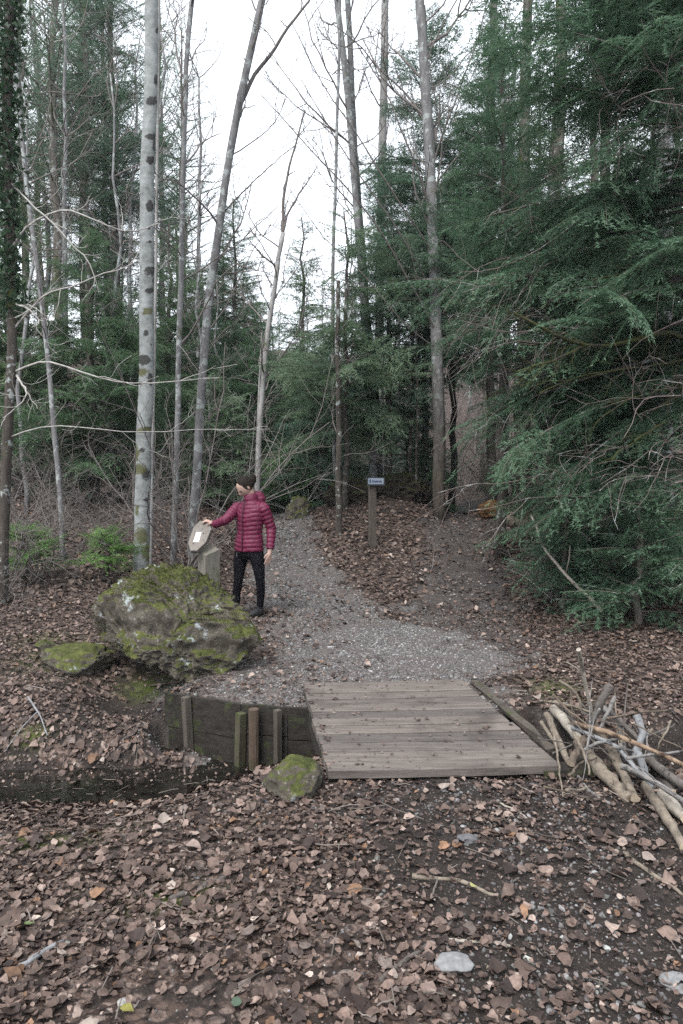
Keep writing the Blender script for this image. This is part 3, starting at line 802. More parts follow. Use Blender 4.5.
VV = np.stack([VV[:, 0] * c_ - (VV[:, 1]) * s_, VV[:, 0] * s_ + VV[:, 1] * c_, VV[:, 2]], -1) + sc_ + np.array([.0012, -.0255, .004])
lt = obj('lettering', VV, FF, mat_plain('navy_print', (.035, .06, .13), .5), fc, origin=so)
# ------------------------------------------------------------------ leaf litter, gravel, crumbs (uncountable)
def slope(x, y):
    e = .03
    return (H(x + e, y) - H(x - e, y)) / (2 * e), (H(x, y + e) - H(x, y - e)) / (2 * e)
PAL = np.array([(.048, .032, .027), (.083, .056, .046), (.127, .087, .071), (.178, .124, .102), (.235, .170, .142), (.32, .245, .208), (.40, .33, .285), (.22, .125, .075), (.16, .125, .11)])
PW = np.array([.17, .21, .22, .17, .115, .045, .014, .02, .04]); PW = PW / PW.sum()
def quad_of_bridge(x, y):
    a = np.array([FL, FR, BR, BL])[:, :2]; ins = np.ones(len(x), bool)
    for q in range(4):
        p, n_ = a[q], a[(q + 1) % 4]
        ins &= ((n_[0] - p[0]) * (y - p[1]) - (n_[1] - p[1]) * (x - p[0])) > -0.0
    return ins
def leaf_batch(x, y, size, k, zoff, tilt, flat=False):
    """N curled leaves; k side points per half"""
    N = len(x); t = np.linspace(0, 1, k + 2)
    prof = np.sin(np.pi * t ** 0.8) ** 0.85 * 0.36
    mid = np.stack([t - .5, 0 * t, 0 * t], -1)
    lt = np.stack([t[1:-1] - .5, prof[1:-1], 0 * t[1:-1]], -1); rt = lt * [1, -1, 1]
    T = np.concatenate([mid, lt, rt]); nv = len(T)
    L = np.broadcast_to(T, (N, nv, 3)).copy()
    L[:, k + 2:, :2] += RNG.normal(0, .045, (N, 2 * k, 2))
    L[:, :, 1] *= RNG.uniform(.65, 1.25, (N, 1))
    L[:, :, 1] += (RNG.normal(0, .25, (N, 1)) * (L[:, :, 0] ** 2))
    fold = RNG.normal(.16, .32, (N, 1)); curl = RNG.normal(.15, .60, (N, 1)); cx = RNG.normal(0, .6, (N, 1))
    L[:, :, 2] = np.abs(L[:, :, 1]) * fold + curl * L[:, :, 0] ** 2 + cx * L[:, :, 0] * L[:, :, 1] + RNG.normal(0, .02, (N, nv))
    L *= size[:, None, None]
    # orientation
    ps = RNG.uniform(0, 2 * np.pi, N); p1 = RNG.normal(0, tilt, N); p2 = RNG.normal(0, tilt, N)
    X_, Y_, Z_ = L[..., 0], L[..., 1], L[..., 2]
    c, s = np.cos(p1)[:, None], np.sin(p1)[:, None]; Y_, Z_ = Y_ * c - Z_ * s, Y_ * s + Z_ * c
    c, s = np.cos(p2)[:, None], np.sin(p2)[:, None]; X_, Z_ = X_ * c + Z_ * s, -X_ * s + Z_ * c
    c, s = np.cos(ps)[:, None], np.sin(ps)[:, None]; X_, Y_ = X_ * c - Y_ * s, X_ * s + Y_ * c
    sx, sy = (0 * x, 0 * x) if flat else (np.clip(q_, -.8, .8) for q_ in slope(x, y))
    Z_ = Z_ + X_ * sx[:, None] + Y_ * sy[:, None]
    Z_ = Z_ - np.minimum(Z_.min(1), 0)[:, None] * 0.75
    W = np.stack([X_ + x[:, None], Y_ + y[:, None], Z_ + zoff[:, None]], -1)
    m = np.arange(k + 2); l = np.arange(k) + k + 2; r = l + k
    tri, qd = [], []
    for sd_, rev in ((l, False), (r, True)):
        fs = [(m[0], m[1], sd_[0]), (m[-2], m[-1], sd_[-1])]
        q4 = [(m[a + 1], m[a + 2], sd_[a + 1], sd_[a]) for a in range(k - 1)]
        tri += [f[::-1] if rev else f for f in fs]; qd += [f[::-1] if rev else f for f in q4]
    off = (np.arange(N) * nv)[:, None, None]
    T3 = (np.array(tri)[None] + off).reshape(-1, 3); Q4 = (np.array(qd)[None] + off).reshape(-1, 4) if qd else []
    return W.reshape(-1, 3), T3, Q4, nv
def density(x, y):
    g, s_, n_ = masks(x, y)
    d = 1.0 - 0.82 * g - 0.66 * s_ - 0.66 * n_
    yc = y_stream(x); inw = (np.abs(y - yc) < .42) & (H(x, y) < WATER_Z + .01)
    d = np.where(inw, 0.05, d)
    sx, sy = slope(x, y); d = np.where(np.hypot(sx, sy) > 1.1, 0, d)
    d = np.where((x > 1.15) & (x < 2.1) & (H(x, y) < -.12), 0, d)
    patch = fbm(x * 2.0, y * 2.0)
    d = d * np.clip(0.80 + 2.2 * patch, .10, 1.3)
    d = np.where((x > -1.95) & (x < -0.75) & (y > 5.3) & (y < 6.3), 0.06, d)
    return d
def scatter(n, x0, x1, y0, y1, f=density, fan=True):
    x = RNG.uniform(x0, x1, n); y = y0 + (y1 - y0) * RNG.random(n)
    keep = (np.abs(x) < 0.62 * y + 1.6) & (RNG.random(n) < f(x, y))
    x, y = x[keep], y[keep]; b = quad_of_bridge(x, y)
    return x[~b], y[~b]
def litter(name, sets, k, label):
    A = Acc()
    for (x, y, size, tilt, lift) in sets:
        z = H(x, y) + .004 + lift * RNG.random(len(x))
        z = np.where(z < WATER_Z + .004, WATER_Z + .006, z)
        W, T3, Q4, nv = leaf_batch(x, y, size, k, z, tilt)
        c = PAL[RNG.choice(len(PAL), len(x), p=PW)] * RNG.uniform(.40, .86, (len(x), 1))
        cc = np.repeat(c, nv, 0) * RNG.uniform(.72, 1.25, (len(c) * nv, 1))
        A.add(W, T3, Q4, col=cc)
    o = A.build(name, MAT['leaf'], smooth=True); tag(o, label, 'leaf litter', kind='stuff'); return o
S = lambda n, m, sg, lo, hi: np.clip(RNG.lognormal(math.log(m), sg, n), lo, hi)
x1, y1 = scatter(92000, -4.6, 4.6, 1.2, 4.5); x2, y2 = scatter(56000, -6, 6, 4.4, 8.2)
xs_, ys_ = scatter(120000, -4.6, 4.6, 1.2, 8.5, lambda a, b: np.clip(density(a, b) + .22, 0, 1) * (.35 + .65 * ss(7, 4, b)))
# a few leaves blown onto the deck
st = RNG.random((420, 2)); st[:, 0] = np.where(RNG.random(420) < .6, st[:, 0], st[:, 0] ** 2)
pb = np.array([bl(a, b) for a, b in st])
A_sets = [(x1, y1, S(len(x1), .0245, .48, .009, .072), .24, .014), (x2, y2, S(len(x2), .029, .42, .010, .080), .26, .018)]
leaves = litter('fallen_leaves', A_sets, 5, 'brown curled fallen leaves carpeting the near forest floor')
litter('leaf_crumbs', [(xs_, ys_, S(len(xs_), .014, .40, .006, .034), .35, .010)], 2, 'broken bits of brown leaf between the larger leaves')
x3, y3 = scatter(90000, -15, 15, 8.0, 17)
litter('distant_leaves', [(x3, y3, S(len(x3), .062, .28, .03, .11), .32, .03)], 1, 'brown fallen leaves covering the mound and slopes behind')
# on the deck
A = Acc(); W, T3, Q4, nv = leaf_batch(pb[:, 0], pb[:, 1], S(len(pb), .013, .55, .005, .05), 2, pb[:, 2] + .004, .15, True)
A.add(W, T3, Q4, col=np.repeat(PAL[RNG.choice(len(PAL), len(pb), p=PW)] * .7, nv, 0))
tag(A.build('deck_leaves', MAT['leaf']), 'scattered small leaves lying on the footbridge boards', 'leaf litter', kind='stuff')
# the one yellow leaf and the green ones
def single_leaf(u, v_, size, c, label):
    p = onG(u, v_); W, T3, Q4, nv = leaf_batch(np.array([p[0]]), np.array([p[1]]), np.array([size]), 4, np.array([p[2] + .03]), .1)
    o = obj('fallen_leaf', W, [T3, Q4], MAT['leaf'], origin=p, col=np.broadcast_to(np.array(c), (len(W), 3))); tag(o, label, 'leaf')
single_leaf(127, 1019, .05, (.16, .15, .04), 'yellow leaf lying alone at the bottom edge')
single_leaf(236, 1012, .055, (.05, .075, .05), 'dull green leaf right of the yellow leaf')
single_leaf(474, 894, .04, (.20, .20, .08), 'yellow green leaf touching the tan stick on the path')
single_leaf(30, 932, .04, (.09, .13, .05), 'light green leaf above the bluish stick')

OCT_V = np.array([[1, 0, 0], [-1, 0, 0], [0, 1, 0], [0, -1, 0], [0, 0, 1], [0, 0, -1]], float)
OCT_F = np.array([[0, 2, 4], [2, 1, 4], [1, 3, 4], [3, 0, 4], [2, 0, 5], [1, 2, 5], [3, 1, 5], [0, 3, 5]])
ICO_V, ICO_F = icosphere(0)
def pebbles(name, x, y, size, base, label, zadd=0.0):
    N = len(x); b, f = base
    L = b[None] * RNG.uniform(.55, 1.25, (N, 1, 3)) * [1, 1, .7] * (1 + RNG.normal(0, .14, (N, len(b), 1)))
    a = RNG.uniform(0, 6.28, N); c, s = np.cos(a)[:, None], np.sin(a)[:, None]
    L = np.stack([L[..., 0] * c - L[..., 1] * s, L[..., 0] * s + L[..., 1] * c, L[..., 2]], -1) * size[:, None, None]
    W = L + np.stack([x, y, H(x, y) + size * .15 + zadd], -1)[:, None, :]
    Fc = (f[None] + (np.arange(N) * len(b))[:, None, None]).reshape(-1, 3)
    g = RNG.lognormal(math.log(.118), .45, (N, 1)).clip(.03, .42) * (np.array([1.0, .965, .955]) + RNG.normal(0, .025, (N, 3)))
    o = obj(name, W.reshape(-1, 3), [Fc], MAT['stone'], col=np.repeat(g, len(b), 0)); tag(o, label, 'gravel', kind='stuff')
def dg(x, y):
    g, s_, n_ = masks(x, y); return np.clip(g * (0.55 + 1.6 * fbm(x * 1.2 + 9, y * 1.2)) + .12 * s_, 0, 1)
xg, yg = scatter(80000, -2.6, 2.6, 4.6, 9.0, dg)
pebbles('path_gravel', xg, yg, S(len(xg), .0065, .42, .003, .018), (ICO_V, ICO_F), 'loose grey gravel on the path behind the footbridge')
xg, yg = scatter(60000, -4, 4, 9, 15, dg)
pebbles('distant_gravel', xg, yg, S(len(xg), .013, .4, .007, .03), (OCT_V, OCT_F), 'grey gravel where the path climbs into the wood')
def dn_(x, y):
    g, s_, n_ = masks(x, y); return np.clip(.12 + .75 * n_ * (0.5 + 2.5 * fbm(x * 2.2 + 5, y * 2.2)), 0, 1)
xg, yg = scatter(42000, -3.4, 3.8, 1.2, 4.2, dn_)
pebbles('soil_grit', xg, yg, S(len(xg), .0048, .55, .002, .016), (ICO_V, ICO_F), 'dark grit and small stones in the bare foreground soil')
# twig debris
def twigs(n, x0, x1, y0, y1, r0, name, label, f=lambda a, b: np.full(len(a), .8)):
    x, y = scatter(n, x0, x1, y0, y1, f); A = Acc()
    for a, b in zip(x, y):
        L = RNG.lognormal(math.log(.065), .55); an = RNG.uniform(0, 3.14); t = np.linspace(-.5, .5, 4)
        px = a + np.cos(an) * t * L; py = b + np.sin(an) * t * L + RNG.normal(0, .06 * L, 4)
        pz = np.maximum(H(px, py), WATER_Z) + .012 + RNG.random() * .02
        g = RNG.uniform(.03, .18); A.add(*tube(np.stack([px, py, pz], -1), RNG.uniform(.5, 1.2) * r0, 4, False), col=np.array([g, g * .86, g * .76]))
    tag(A.build(name, MAT['twig']), label, 'twigs', kind='stuff')
twigs(900, -3.4, 3.4, 1.3, 5.0, .0028, 'twig_litter', 'tiny dry twigs strewn through the near leaves')
twigs(900, -6, 6, 5.0, 11.5, .0045, 'distant_twig_litter', 'dry twigs strewn over the ground behind the stream', lambda a, b: .75 * (1 - masks(a, b)[0]))
# ------------------------------------------------------------------ conifers
def spray(L, rng, nl, nw, nsp, twsp, ratio=.5, sub=True, droop=.25, gap=.1):
    """flat feathery branch along +x of length L; returns (M,3,3) triangles and twig segments"""
    tw = []   # start, dir(2d angle), length, zdroop
    x = .10 * L
    while x < L * .98:
        for sd in (-1, 1):
            if rng.random() < gap: continue
            s = x / L
            tl = ratio * L * (min(1, s / .22) ** .7) * (1 - s) ** .75 * rng.uniform(.6, 1.15) + .03
            tw.append((x, 0, 0, sd * R(rng.uniform(42, 64)), tl, sd))
        x += twsp * rng.uniform(.75, 1.3)
    segs = [(0.12 * L, 0., 0., 0., L * .88, 0)] + tw
    if sub:
        for (x0, y0, z0, a, tl, sd) in tw:
            if tl < .16: continue
            q = .05
            while q < tl * .92:
                for s2 in (-1, 1):
                    if rng.random() < .22: continue
                    l2 = .42 * (tl - q) * rng.uniform(.5, 1.1) + .02
                    segs.append((x0 + math.cos(a) * q, y0 + math.sin(a) * q, z0 - droop * q * q / max(tl, .1), a + s2 * R(rng.uniform(38, 58)), min(l2, .22), sd))
                q += twsp * rng.uniform(.8, 1.3)
    out = []
    for (x0, y0, z0, a, tl, sd) in segs:
        n = max(2, int(tl / nsp))
        t = (np.arange(n) + rng.random(n) * .6) * nsp
        a2 = a + 0
        base = np.stack([x0 + np.cos(a2) * t, y0 + np.sin(a2) * t, z0 - droop * t * t / max(tl, .12) + 0 * t], -1)
        side = np.where(np.arange(n) % 2 == 0, 1, -1)
        da = a + side * np.radians(rng.uniform(28, 62, n))
        el = rng.normal(-.05, .32, n)
        D = np.stack([np.cos(da) * np.cos(el), np.sin(da) * np.cos(el), np.sin(el)], -1)
        Sd = norm(np.stack([-D[:, 1], D[:, 0], rng.normal(0, .5, n)], -1))
        out.append(_nt(base, D, Sd, rng.uniform(.65, 1.2, n) * nl, nw * rng.uniform(.8, 1.2, n)))
    return np.concatenate(out), tw
def _nt(P, D, Sd, L, w):
    V = np.empty((len(P), 3, 3))
    V[:, 0] = P - Sd * (w / 2)[:, None]; V[:, 1] = P + Sd * (w / 2)[:, None]; V[:, 2] = P + D * L[:, None]
    return V

def make_sprays(rng, lengths, per, **kw):
    return [(L, *spray(L, rng, **kw)) for L in lengths for _ in range(per)]
SPR_FINE = make_sprays(np.random.default_rng(1), (.6, 1.1, 1.7, 2.4), 2, nl=.044, nw=.0125, nsp=.013, twsp=.088, gap=.14, ratio=.52)
SPR_MID = make_sprays(np.random.default_rng(2), (.6, 1.1, 1.8, 2.6), 2, nl=.060, nw=.015, nsp=.024, twsp=.085, gap=.10, ratio=.6)
SPR_FAR = make_sprays(np.random.default_rng(4), (.7, 1.3, 2.2, 3.0), 2, nl=.11, nw=.030, nsp=.050, twsp=.13, gap=.12, ratio=.62)
SPR_PINE = make_sprays(np.random.default_rng(5), (.7, 1.3, 2.2), 2, nl=.11, nw=.016, nsp=.060, twsp=.20, ratio=.42, gap=.35, droop=-.1)

def place_spray(sp, L, base, az, pitch, bend, roll, rng, side_droop=.4):
    """warp a spray onto a drooping branch; returns triangles and the branch centre line"""
    s = L / sp[0]; T = sp[1] * [s, s, s]
    x, y, z = T[..., 0], T[..., 1], T[..., 2]
    h = np.array([math.cos(az), math.sin(az), 0]); sd = np.array([-h[1], h[0], 0])
    cp, sp_ = math.cos(pitch), math.sin(pitch)
    wob = .06 * L * np.sin(x / L * 4 + rng.uniform(0, 6))
    cr, sr = math.cos(roll), math.sin(roll)
    y2 = y * cr - z * sr; z2 = y * sr + z * cr
    V = np.asarray(base) + h * (x * cp)[..., None] + sd * (y2 + wob)[..., None]
    V[..., 2] += x * sp_ + bend * x * x / L - side_droop * y * y / L + z2
    t = np.linspace(0, .95, 7) * L
    C = np.asarray(base) + h * (t * cp)[:, None] + sd * (.06 * L * np.sin(t / L * 4) * 0)[:, None]
    C[:, 2] += t * sp_ + bend * t * t / L
    return V, C

def conifer_data(rng, height, sprays, crown_base=.1, spread=.22, n=90, pitch=(-.15, .25), bend=-.22, lean=(0, 0), r0=.11, top=1.0, az_rng=None, shape=.85, wob=.03, min_l=.25, asym=None, compound=False):
    """returns trunk accumulator and crown triangles, base at origin"""
    m = 16; t = np.linspace(0, 1, m)
    P = np.stack([lean[0] * t + rng.normal(0, wob, m) * (t > 0), lean[1] * t + rng.normal(0, wob, m) * (t > 0), t * height], -1); P[0] = (0, 0, -.25)
    rad = r0 * (1 - t) ** .8 + .012; rad[0] *= 1.35
    A = Acc(); A.add(*tube(P, rad, 9, True, .05, rng))
    tr = []
    n = int(n * 1.35)
    for q in range(n):
        f = crown_base + (top - crown_base) * ((q + rng.random()) / n)
        zb = f * height; c = np.array([np.interp(f, t, P[:, k]) for k in range(3)])
        g = (f - crown_base) / (1 - crown_base)
        L = spread * height * (max(0, 1 - g) ** shape) * rng.uniform(.55, 1.15) * (.55 + .45 * min(1, g / .15)) + min_l
        az = rng.uniform(0, 2 * np.pi) if az_rng is None else rng.uniform(*az_rng)
        if asym is not None: L *= asym(az)
        sp = min(sprays, key=lambda s_: abs(s_[0] - L) + rng.random() * .2)
        p0 = rng.uniform(*pitch) + .45 * g
        V, C = place_spray(sp, L, c, az, p0, bend * (1 - .8 * g) * rng.uniform(.5, 1.5), rng.normal(0, .40), rng)
        tr.append(V)
        if compound and L > .9:
            for fr_ in rng.uniform(.25, .9, 4):
                c2 = np.array([np.interp(fr_, np.linspace(0, .95, 7), C[:, k]) for k in range(3)]); L2 = L * rng.uniform(.30, .55) * (1.2 - .5 * fr_)
                sp2 = min(sprays, key=lambda s_: abs(s_[0] - L2) + rng.random() * .2)
                V2, C2 = place_spray(sp2, L2, c2, az + rng.choice([-1, 1]) * rng.uniform(.3, 1.0), p0 + rng.uniform(-.45, .35), rng.uniform(-.38, -.08), rng.normal(0, .5), rng)
                tr.append(V2); A.add(*tube(C2, np.linspace(.006, .002, 7), 3, False))
        A.add(*tube(C, np.linspace(max(.006, L * .011), .003, 7), 4, False))
    return A, np.concatenate(tr)
def tris_mesh(T):
    V = T.reshape(-1, 3); return V, np.arange(len(V)).reshape(-1, 3)
def conifer_obj(e, A, T, bark, needle):
    a = A.build('trunk', MAT[bark], e, True)
    V, F_ = tris_mesh(T); b = obj('crown', V, [F_], MAT[needle], e)
    return a, b
def copy_thing(root, loc, rz, sc, label=None, cat=None, group=None):
    r = root.copy(); COL.objects.link(r); r.location = tuple(float(c) for c in loc); r.rotation_euler = (0, 0, rz); r.scale = (sc,) * 3
    if label: r['label'] = label
    if cat: r['category'] = cat
    if group: r['group'] = group
    for ch in list(root.children):
        c = ch.copy(); COL.objects.link(c); c.parent = r
        for g in list(ch.children):
            d = g.copy(); COL.objects.link(d); d.parent = c
    return r

# ------------------------------------------------------------------ bare trees
def bare_branch(A, rng, p, d, L, r, lev, up=.25, wob=.16, sides=5, fork=3, spread=.7, n=8):
    pts = [np.array(p, float)]; d = norm(d); dirs = []
    for q in range(n):
        d = norm(d + rng.normal(0, wob, 3) + np.array([0, 0, up * .12]))
        pts.append(pts[-1] + d * L / n); dirs.append(d)
    pts = np.array(pts)
    A.add(*tube(pts, np.linspace(r, max(.0022, r * .35), n + 1), sides, False))
    if lev > 0:
        for q in range(fork):
            k = int(rng.integers(max(1, n // 4), n)); dd = dirs[k - 1]
            side = norm(np.cross(dd, rng.normal(0, 1, 3)))
            bare_branch(A, rng, pts[k], dd * (1 - spread * .5) + side * spread, L * rng.uniform(.35, .65), max(.002, r * .5), lev - 1, up, wob, max(3, sides - 1), fork, spread, max(4, n - 2))
def bare_tree(name, pix, y, r0, r1, bark, twig, label, nb=14, bl_=1.6, lev=2, start=.25, br=.018, up=.5, seed=1, extra=None, fork=3, cat='tree', sides=10, dy=0.0, group=None, updir=(.35, 1.0), ext=0, marks=None):
    """trunk through image points at distance y (dy: leaning away towards the top); branches rise from it"""
    rng = np.random.default_rng(seed)
    vs = [p[1] for p in pix]
    P = [PY(u, v_, y + dy * (max(vs) - v_) / (max(vs) - min(vs) + 1e-6)) for u, v_ in pix]
    b = np.array([P[0][0], P[0][1], float(H(P[0][0], P[0][1]))])
    P = [b + [0, 0, -.25]] + ([b] if P[0][2] > b[2] + .3 else []) + P[(0 if P[0][2] > b[2] + .3 else 1):]
    if ext: P.append(P[-1] + norm(P[-1] - P[-2]) * ext)      # on above the picture
    P = resample(P, 26, .012 * min(1, r0 * 12), rng)
    rad = np.linspace(r0, r1, 26); rad[0] *= 1.3
    e = empty(name, b, label, cat, group)
    A = Acc()
    if marks is None: A.add(*tube(P, rad, sides, True, .03, rng))
    else:            # finely meshed trunk that carries its own eye marks and moss
        Pf = np.stack([np.interp(np.linspace(0, 25, 420), np.arange(26), P[:, k]) for k in range(3)], -1); rf = np.interp(np.linspace(0, 25, 420), np.arange(26), rad) * (1 + rng.normal(0, .012, 420))
        V, Q, T = tube(Pf, rf, 40, True, .006, rng); U_, W_ = project(V)
        axis_y = np.concatenate([np.repeat(Pf[:, 1], 40), Pf[[0, -1], 1]]); front = V[:, 1] < axis_y
        c = np.zeros((len(V), 3))
        for (mu, mv, mw, mh, ch) in marks:
            c[:, ch] = np.maximum(c[:, ch], np.clip(1.45 - .9 * np.sqrt(((U_ - mu) / mw) ** 2 + ((W_ - mv) / mh) ** 2), 0, 1) * front)
        for _ in range(22):      # the far side has its marks too
            mu, mv, mw, mh = rng.uniform(136, 158), rng.uniform(-30, 560), rng.uniform(2, 5), rng.uniform(2, 5)
            c[:, 0] = np.maximum(c[:, 0], np.clip(1.4 - .9 * np.sqrt(((U_ - mu) / mw) ** 2 + ((W_ - mv) / mh) ** 2), 0, 1) * ~front)
        A.add(V, Q, T, col=c)
    A.build('trunk', MAT[bark], e, True, origin=b)
    B = Acc()
    for q in range(nb):
        f = start + (1 - start) * (q + rng.random()) / nb; k = f * 25; i0 = int(min(24, k))
        p = P[i0] + (P[i0 + 1] - P[i0]) * (k - i0); az = rng.uniform(0, 2 * np.pi); ph = rng.uniform(*updir)
        d = np.array([math.cos(az) * math.cos(ph), math.sin(az) * math.cos(ph), math.sin(ph)])
        bare_branch(B, rng, p, d, bl_ * rng.uniform(.5, 1.2) * (1.15 - .5 * f), br * rng.uniform(.6, 1.2), lev, up, .16, 5, fork)
    if extra: 
        for pts, r in extra:
            pp_ = resample(np.array([PY(*q_) for q_ in pts]), 14, .012, rng); B.add(*tube(pp_, np.linspace(r, r * .35, 14), 6, False))
            for k in range(2, 14, 2):
                bare_branch(B, rng, pp_[k], norm(pp_[k] - pp_[k - 1]) + rng.normal(0, .6, 3), rng.uniform(.2, .7), r * .35, 1, .3, .2, 4, 2)
    if B.n: B.build('crown', MAT[twig], e, True, origin=b)
    return e
# ------------------------------------------------------------------ the trees one can tell apart
# pale spotted trunk left of the person
bare_tree('aspen_tree', [(143, 572), (141, 520), (143, 450), (146, 360), (148, 250), (150, 120), (153, 0)], 9.0, .104, .074, 'birch', 'twig_pale',
          'pale aspen with black eye marks and olive moss standing behind the huge boulder', nb=5, bl_=1.2, start=.75, seed=3, sides=16, ext=3,
          marks=[(157, 31, 2, 3, 0), (156, 80, 2, 5, 0), (152, 101, 6, 4.5, 0), (152, 137, 7, 3, 0), (156, 147, 3.5, 9, 0), (151, 160, 5, 4, 0), (150, 206, 4, 5.5, 0), (149, 228, 2, 1.2, 0), (149, 242, 4, 1.6, 0), (152, 271, 7, 4.5, 0), (156, 282, 3, 7, 0), (150, 291, 5, 3, 0), (148, 311, 5, 4, 1), (146, 333, 2.5, 3, 0), (144, 360, 7, 5, 0), (142, 372, 6, 4, 1), (150, 379, 3, 7, 0), (141, 384, 2.5, 2, 0), (144, 430, 9, 3, 1), (147, 428, 5, 1.5, 0), (136, 453, 3, 7, 1), (142, 450, 3, 2, 0), (139, 469, 7, 5, 1), (146, 474, 4, 6, 0), (141, 536, 7, 9, 1), (146, 500, 3, 2, 0), (137, 510, 2, 5, 1), (148, 552, 6, 9, 1), (147, 402, 1.2, 1, 0), (151, 345, 1, 1.5, 0), (145, 520, 2, 1, 0)])
bare_tree('slim_tree', [(150, 566), (152, 470), (155, 330), (157, 200), (159, 0)], 9.6, .024, .016, 'bark_pale', 'twig_pale', 'slim whitish stem hugging the right edge of the spotted aspen', nb=6, bl_=1.0, start=.4, seed=31, br=.008, ext=2)
bare_tree('dark_tree', [(2, 590), (4, 500), (6, 430), (14, 370), (10, 260), (7, 120), (9, 0)], 7.6, .056, .047, 'bark_dark', 'twig_pale',
          'dark ivy grown trunk at the left edge with arching pale branches', nb=7, bl_=1.4, start=.5, seed=4, br=.012, up=.1, updir=(-.1, .5), sides=12, ext=3,
          extra=[([(14, 372, 7.6), (30, 365, 7.5), (48, 361, 7.4), (80, 371, 7.3), (118, 383, 7.3), (165, 383, 7.4), (220, 378, 7.6)], .013),
                 ([(8, 438, 7.6), (30, 427, 7.5), (60, 424, 7.4), (100, 431, 7.3), (160, 433, 7.5), (215, 430, 7.7), (270, 428, 8)], .008),
                 ([(10, 250, 7.6), (30, 225, 7.5), (60, 208, 7.4), (95, 220, 7.3), (128, 236, 7.4), (160, 222, 7.6)], .014),
                 ([(10, 300, 7.6), (34, 312, 7.4), (40, 322, 7.3), (32, 330, 7.2)], .013),
                 ([(16, 375, 7.6), (28, 390, 7.4), (22, 402, 7.3), (4, 420, 7.2)], .013),
                 ([(12, 332, 7.6), (40, 298, 7.5), (90, 280, 7.3), (140, 262, 7.5)], .013),
                 ([(8, 180, 7.6), (50, 220, 7.4), (90, 262, 7.3), (100, 290, 7.3)], .012)])
iv = np.random.default_rng(8); T = []
for q in range(2600):   # ivy on the dark trunk
    z = iv.uniform(3.4, 7.6); v_ = 480 - (z - 1.6) * F_PX / 7.6; u = np.interp(v_, [0, 120, 260, 370], [9, 7, 10, 14])
    c = PY(u, v_, 7.6) + np.array([*iv.normal(0, .075, 2), 0]); d = norm(iv.normal(0, 1, 3) + [0, -.5, -.3]); s = norm(np.cross(d, iv.normal(0, 1, 3))); L = iv.uniform(.04, .08)
    T.append([c - s * L * .45, c + s * L * .45, c + d * L])
e0 = bpy.data.objects['dark_tree']; V, F_ = tris_mesh(np.array(T)); obj('ivy', V, [F_], MAT['ivy'], e0, origin=np.array(e0.location))
bare_tree('slim_tree', [(62, 520), (54, 420), (40, 280), (26, 180), (16, 60), (13, 0)], 9.5, .036, .024, 'bark_grey', 'twig_grey', 'grey thin leaning stem just right of the dark ivy grown trunk', nb=8, bl_=1.3, seed=5, br=.010, ext=2)
bare_tree('slim_tree', [(172, 560), (177, 440), (181, 300), (183, 160), (187, 40), (192, 0)], 10, .045, .030, 'bark_grey', 'twig_grey', 'thin grey stem between the spotted aspen and the leaning grey tree', nb=11, bl_=1.6, seed=6, start=.3, ext=2.5)
bare_tree('leaning_tree', [(190, 560), (200, 430), (205, 340), (217, 240), (235, 130), (250, 50), (262, 0)], 10.5, .072, .044, 'bark_grey', 'twig_grey',
          'smooth grey tree leaning right with a fork high above the person', nb=10, bl_=1.7, seed=7, start=.35, dy=-.6, ext=2, extra=[([(240, 105, 10.1), (256, 75, 10.1), (280, 40, 10), (305, 8, 10), (318, -20, 10)], .032), ([(222, 215, 10.2), (245, 190, 10), (275, 162, 9.8), (300, 140, 9.6)], .012)])
bare_tree('forked_tree', [(256, 515), (259, 440), (266, 350), (275, 280), (283, 232)], 13, .06, .042, 'bark_pale', 'twig_grey', 'pale tree forking in two against the white sky behind the person', nb=14, bl_=1.7, seed=9, start=.4,
          extra=[([(283, 232, 13), (281, 205, 13), (286, 180, 13), (296, 145, 13), (304, 110, 13)], .034), ([(283, 232, 13), (290, 210, 13), (302, 190, 13), (318, 165, 13)], .024)])
bare_tree('slim_tree', [(254, 515), (256, 470), (259, 400), (262, 330)], 13.4, .035, .018, 'bark_pale', 'twig_grey', 'short thin white stem close beside the pale forking tree', nb=6, bl_=1.0, seed=91, start=.4)
bare_tree('tall_tree', [(374, 520), (373, 430), (366, 330), (357, 210), (347, 90), (336, -10)], 15, .105, .055, 'bark_grey', 'twig_grey', 'left one of two grey trunks rising close together behind the signpost', nb=20, bl_=2.8, lev=3, seed=10, start=.42, br=.020, ext=3, updir=(.2, .9))
bare_tree('tall_tree', [(380, 520), (379, 430), (370, 340), (362, 250), (355, 160), (350, 60), (347, -10)], 15.3, .095, .05, 'bark_grey', 'twig_grey', 'right one of two grey trunks rising close together behind the signpost', nb=16, bl_=2.6, lev=3, seed=11, start=.45, br=.018, ext=3)
bare_tree('slim_tree', [(336, 515), (333, 400), (333, 250), (337, 120), (340, 0)], 14.2, .045, .025, 'bark_grey', 'twig_grey', 'very thin grey stem left of the two close grey trunks', nb=18, bl_=1.9, seed=12, start=.3, br=.010, ext=2)
bare_tree('birch_tree', [(381, 515), (379, 400), (379, 300), (382, 150), (385, 0)], 17, .12, .085, 'bark_pale', 'twig_grey', 'straight white birch right of the two close grey trunks', nb=7, bl_=2.0, seed=13, start=.6, ext=3)
